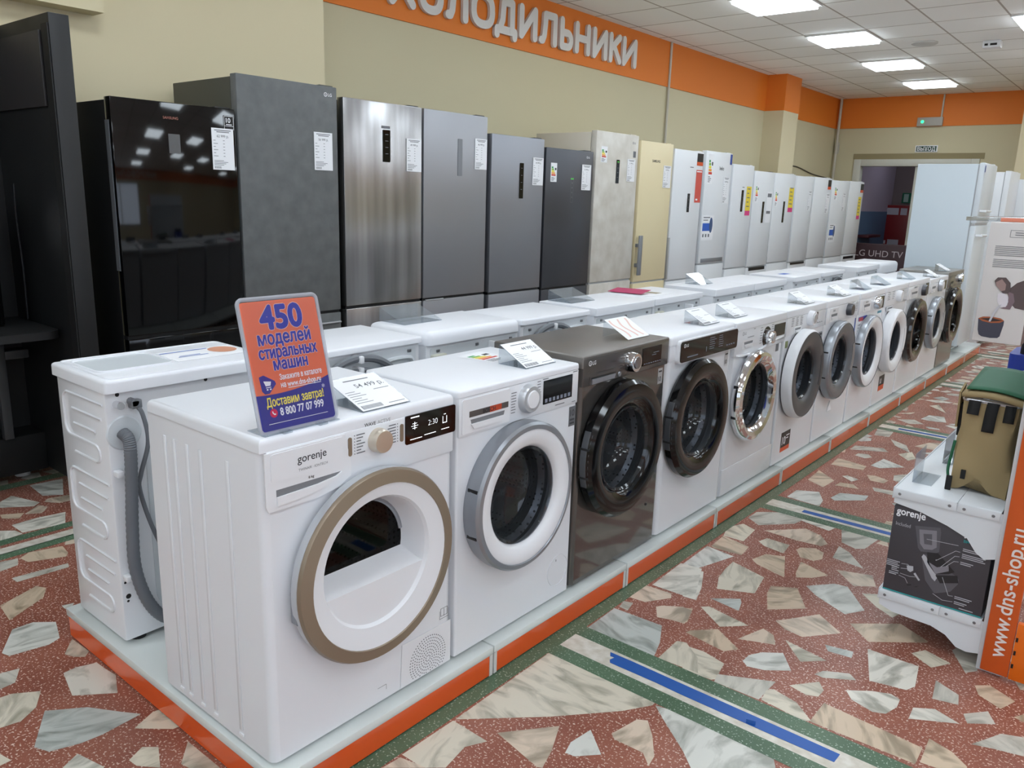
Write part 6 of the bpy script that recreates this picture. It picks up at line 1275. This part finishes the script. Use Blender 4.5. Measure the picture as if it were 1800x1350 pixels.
# tan cooler bag on the upper shelf
BAGM = mat('tan_canvas', (158, 138, 100), 0.85); add_bump(BAGM, 400, 0.3, 0.001); GREENF = mat('green_lining', (34, 96, 66), 0.6); BLKW = mat('black_webbing', (16, 16, 17), 0.75); FOIL = mat('silver_foil', (190, 192, 196), 0.25, metal=0.9)
t = thing('cooler_bag', 'open tan canvas cooler bag with black straps and green lid, on the upper white shelf', 'bag', (-0.372, GY+0.12, 0.5315))
g = MB(); nx, nz = 12, 14; bx, by, bz = 0.078, 0.30, 0.305
def bagpt(side, a, b_):
    """side walls of a soft sack; a along, b_ up"""
    z = bz*b_
    if side == 0: x, y = -bx+2*bx*a, 0.0
    elif side == 1: x, y = bx, by*a
    elif side == 2: x, y = bx-2*bx*a, by
    else: x, y = -bx, by*(1-a)
    bul = math.sin(PI*a)*math.sin(PI*min(1, b_*1.05))
    n_ = ((0, -1), (1, 0), (0, 1), (-1, 0))[side]
    y += n_[1]*0.014*bul; x += n_[0]*0.012*bul
    crease = 0.008*math.sin(5*a+7*b_)*math.sin(PI*b_)
    x += n_[0]*crease; y += n_[1]*crease
    if side == 0 and b_ < 0.3: z += (0.3-b_)/0.3*0.042*math.exp(-((a-0.45)/0.2)**2); y += 0.012*(0.3-b_)/0.3
    x *= 1+0.05*(1-b_)-0.05*math.sin(PI*b_)
    return (x, y, z)
cols_ = []
for side in range(4):
    for i in range(nx):
        cols_.append([g.bm.verts.new(bagpt(side, i/nx, j/nz)) for j in range(nz+1)])
for i in range(len(cols_)):
    A_, B_c = cols_[i], cols_[(i+1) % len(cols_)]
    for j in range(nz): g.bm.faces.new((A_[j], B_c[j], B_c[j+1], A_[j+1]))
g.bm.faces.new([c_[0] for c_ in cols_][::-1])
bb = g.build('body', BAGM, t, ang=60)
g = MB(); ring = [(p[0], p[1]+by/2, bz+0.004) for p in rrect(-bx, bx, -by/2, by/2, 0.012)]; g.tube(ring+[ring[0]], 0.008, 6, False); g.build('foil_rim', FOIL, bb)
g = MB().box(-bx+0.01, bx-0.01, 0.01, by-0.01, bz-0.03, bz-0.02); g.build('inside', BLACK, bb)
for x0, x1, z0 in ((-0.062, -0.028, 0.265), (-0.008, 0.026, 0.215), (0.04, 0.07, 0.255)):
    g = MB(); 
    pts = smooth([(0, 0.02, bz+0.012), (0, -0.006, bz+0.004), (0, -0.019, bz-0.03), (0, -0.022, z0)], 5)
    vs = [[g.bm.verts.new((xx+(0.006*(i/len(pts)) if x0 == -0.008 else 0)*-1, p.y, p.z)) for xx in (x0, x1)] for i, p in enumerate(pts)]
    for A_, B_c in zip(vs, vs[1:]): g.bm.faces.new((A_[0], A_[1], B_c[1], B_c[0]))
    o = g.build('strap', BLKW, t); so = o.modifiers.new('thick', 'SOLIDIFY'); so.thickness = 0.003
MB().box(-0.052, -0.038, -0.012, -0.004, 0.045, 0.075, 0.001).build('strap_tab', BLKW, t)
g = MB().tube(smooth([(-bx-0.006, 0.0, bz-0.14), (-bx-0.012, 0.004, bz-0.2), (-bx-0.014, 0.004, 0.06), (-bx-0.004, 0.0, 0.02)], 5), 0.005, 6); g.build('piping', GREENF, t)
MB().box(-bx-0.012, -bx+0.006, -0.02, -0.014, -0.002+0.002, 0.05, 0.002).build('side_strap', BLKW, t)
lidg = MB()
LMx = lambda a, b_: (-0.085+0.20*a, -0.012+0.32*b_-0.01*a, bz+0.022+0.034*b_+0.012*math.sin(PI*a)-0.012*a)
gv = [[lidg.bm.verts.new(LMx(i/10, j/8)) for j in range(9)] for i in range(11)]
for i in range(10):
    for j in range(8): lidg.bm.faces.new((gv[i][j], gv[i+1][j], gv[i+1][j+1], gv[i][j+1]))
lo = lidg.build('lid', BAGM, t); so = lo.modifiers.new('thick', 'SOLIDIFY'); so.thickness = 0.012; so.offset = -1
g2 = MB(); LM2 = lambda a, b_: (LMx(0.04+0.92*a, 0.08+0.88*b_)[0], LMx(0.04+0.92*a, 0.08+0.88*b_)[1], LMx(0.04+0.92*a, 0.08+0.88*b_)[2]+0.006)
gv = [[g2.bm.verts.new(LM2(i/10, j/8)) for j in range(9)] for i in range(11)]
for i in range(10):
    for j in range(8): g2.bm.faces.new((gv[i][j], gv[i+1][j], gv[i+1][j+1], gv[i][j+1]))
o = g2.build('lid_lining', GREENF, lo); so = o.modifiers.new('thick', 'SOLIDIFY'); so.thickness = 0.004; so.offset = 1
g = MB().prism([(-0.02, 0), (0.05, 0.02), (0.05, -0.075), (0.015, -0.115), (-0.005, -0.12)], Matrix(((0, 0, -1, -bx-0.012), (1, 0, 0, 0.03), (0, 1, 0, bz+0.02), (0, 0, 0, 1))), 0.006); g.build('lid_flap', BAGM, t)
MB().box(-bx-0.012, -bx-0.001, 0.03, 0.06, bz-0.13, bz-0.02, 0.003).build('side_strap', BLKW, t)

t = thing('price_holder', 'clear tilted price holder on the shelf corner in front of the tan bag', 'price holder', (-0.56, GY+0.10, 0.531))
MB().box(0, 0.002, 0, 0.14, 0, 0.10).build('front_sheet', ACRYL, t); MB().box(0, 0.06, 0, 0.14, 0, 0.002).build('base_sheet', ACRYL, t)
t = thing('price_holder', 'price holder with a pale card half behind the tan bag', 'price holder', (-0.53, GY+0.40, 0.531))
MB().box(0, 0.002, 0, 0.18, 0, 0.10).build('front_sheet', ACRYL, t); MB().box(-0.001, 0, 0.01, 0.17, 0.01, 0.09).build('card', PAPER, t); MB().box(0, 0.06, 0, 0.18, 0, 0.002).build('base_sheet', ACRYL, t)

# blue tub with a dark bag behind the tan bag
t = thing('blue_cooler', 'blue cooler with a dark top on the shelf behind the tan bag', 'cooler', (-0.42, 3.42, 0.531))
BLU = mat('blue_nylon', (36, 60, 160), 0.5)
g = MB().prism(rrect(0, 0.16, 0, 0.22, 0.03), Matrix.Identity(4), 0.385); g.build('body', BLU, t)
g = MB().prism(rrect(0.03, 0.155, 0.02, 0.20, 0.03), Matrix.Translation((0, 0, 0.385)), 0.05); g.build('dark_top', mat('dark_navy', (16, 17, 24), 0.6), t)
g = MB().tube(smooth([(0.02, 0.0, 0.30), (0.06, -0.02, 0.325), (0.12, -0.02, 0.335), (0.17, -0.01, 0.33)], 5), 0.008, 8); g.build('grey_trim', SILVERL, t)

# printed thermos carton held on the end post
t = thing('thermos_box', 'tall white printed carton with a flask pouring into a cup, held by the orange post', 'box', (0, 2.62, 0))
CW = mat('white_carton', (206, 202, 200), 0.5)
MB().box(-0.419, -0.297, 0, 0.112, 1.062, 1.400, 0.003).build('carton', CW, t); ct = t.children[-1]
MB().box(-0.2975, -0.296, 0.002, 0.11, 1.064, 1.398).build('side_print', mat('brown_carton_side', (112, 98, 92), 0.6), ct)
def pt(pts, name, m, k=1): return flatprint(MB().poly([(min(a, -297)/1000, b_/1000) for a, b_ in pts], plane_ny(-0.0006*k)), name, m, ct)
NAV = mat('print_navy', (58, 58, 72), 0.5); BRN = mat('print_brown', (84, 70, 70), 0.5); PLM = mat('print_plum', (120, 100, 106), 0.5)
pt([(-411, 1128), (-346, 1127), (-346, 1115), (-351, 1082), (-356, 1077), (-374, 1075), (-396, 1077), (-404, 1082), (-408, 1095)], 'picture_cup', NAV)
pt([(-411, 1128), (-400, 1134), (-378, 1136), (-356, 1134), (-346, 1128), (-356, 1121), (-378, 1118), (-400, 1121)], 'picture_cup_rim', mat('print_rust', (160, 86, 50), 0.5), 2)
pt([(-406, 1128), (-378, 1133), (-350, 1128), (-378, 1122)], 'picture_drink', mat('print_dark_brown', (52, 36, 34), 0.5), 3)
pt([(-366, 1170), (-358, 1174), (-372, 1146), (-379, 1122), (-384, 1122), (-378, 1146)], 'picture_stream', mat('print_silver', (186, 184, 190), 0.4), 4)
pt([(-352, 1212), (-331, 1236), (-316, 1244), (-296, 1246), (-283, 1162), (-303, 1163), (-326, 1166), (-340, 1180)], 'picture_flask', BRN)
pt([(-360, 1162), (-337, 1161), (-329, 1184), (-335, 1206), (-350, 1211), (-345, 1195), (-345, 1172)], 'picture_flask_neck', PLM, 2)
pt([(-373, 1202), (-361, 1207), (-347, 1197), (-344, 1182), (-348, 1167), (-361, 1165), (-371, 1180)], 'picture_flask_mouth', mat('print_pale', (210, 204, 210), 0.5), 3)
pt([(-386, 1238), (-379, 1248), (-359, 1249), (-346, 1235), (-343, 1212), (-349, 1205), (-361, 1205), (-381, 1225)], 'picture_flask_cap', BRN, 4)
pt([(-382, 1234), (-368, 1244), (-356, 1230), (-356, 1214), (-366, 1210), (-380, 1225)], 'picture_cap_inside', mat('print_tan', (150, 124, 120), 0.5), 5)
g = MB()
for k in range(6): g.rect(-0.398, -0.305, 1.334-0.005*k, 1.3355-0.005*k, plane_ny(-0.001))
for k in range(5): g.rect(-0.398, -0.302, 1.297-0.005*k, 1.2985-0.005*k, plane_ny(-0.001))
for x0, x1, z0, z1 in ((-0.367, -0.302, 1.379, 1.380), (-0.367, -0.302, 1.360, 1.361), (-0.367, -0.366, 1.360, 1.380), (-0.355, -0.305, 1.372, 1.374), (-0.355, -0.32, 1.366, 1.368)): g.rect(x0, x1, z0, z1, plane_ny(-0.001))
flatprint(g, 'caption_print', INK, ct)

# blue tape on the floor strips
TAPE = mat('blue_tape', (28, 84, 160), 0.45)
g = MB()
edge = [(-1.197, 2.006), (-1.19, 1.985), (-1.175, 1.995), (-1.16, 1.975), (-1.165, 1.958)]
g.prism([(-1.165, 1.958), (-1.0, 1.962), (-0.912, 1.960), (-0.62, 1.964), (-0.471, 1.968), (-0.469, 2.010), (-0.62, 2.011), (-0.937, 2.011), (-1.12, 2.012), (-1.197, 2.010), (-1.185, 1.99), (-1.17, 1.992), (-1.175, 1.972)], Matrix.Translation((0, 0, 0.0012)), 0.0004)
o = tag(g.build('floor_tape', TAPE), 'torn strip of blue tape on the white floor band nearest the viewer', 'tape', 'blue tape strips')
g = MB().prism([(-0.715, 1.965), (-0.69, 1.972), (-0.705, 1.99)], Matrix.Translation((0, 0, 0.002)) @ Matrix.Rotation(0.0, 4, 'X'), 0.012); g.build('tape_curl', TAPE, o)
tag(MB().prism([(-1.175, 3.655), (-0.70, 3.66), (-0.70, 3.698), (-1.175, 3.69)], Matrix.Translation((0, 0, 0.0012)), 0.0004).build('floor_tape', TAPE), 'blue tape on the second cross band of the floor, left of the white shelf', 'tape', 'blue tape strips')
tag(MB().prism([(-1.23, 5.56), (-0.92, 5.565), (-0.92, 5.60), (-1.23, 5.595)], Matrix.Translation((0, 0, 0.0012)), 0.0004).build('floor_tape', TAPE), 'blue tape on the third cross band of the floor, seen past the tan bag', 'tape', 'blue tape strips')
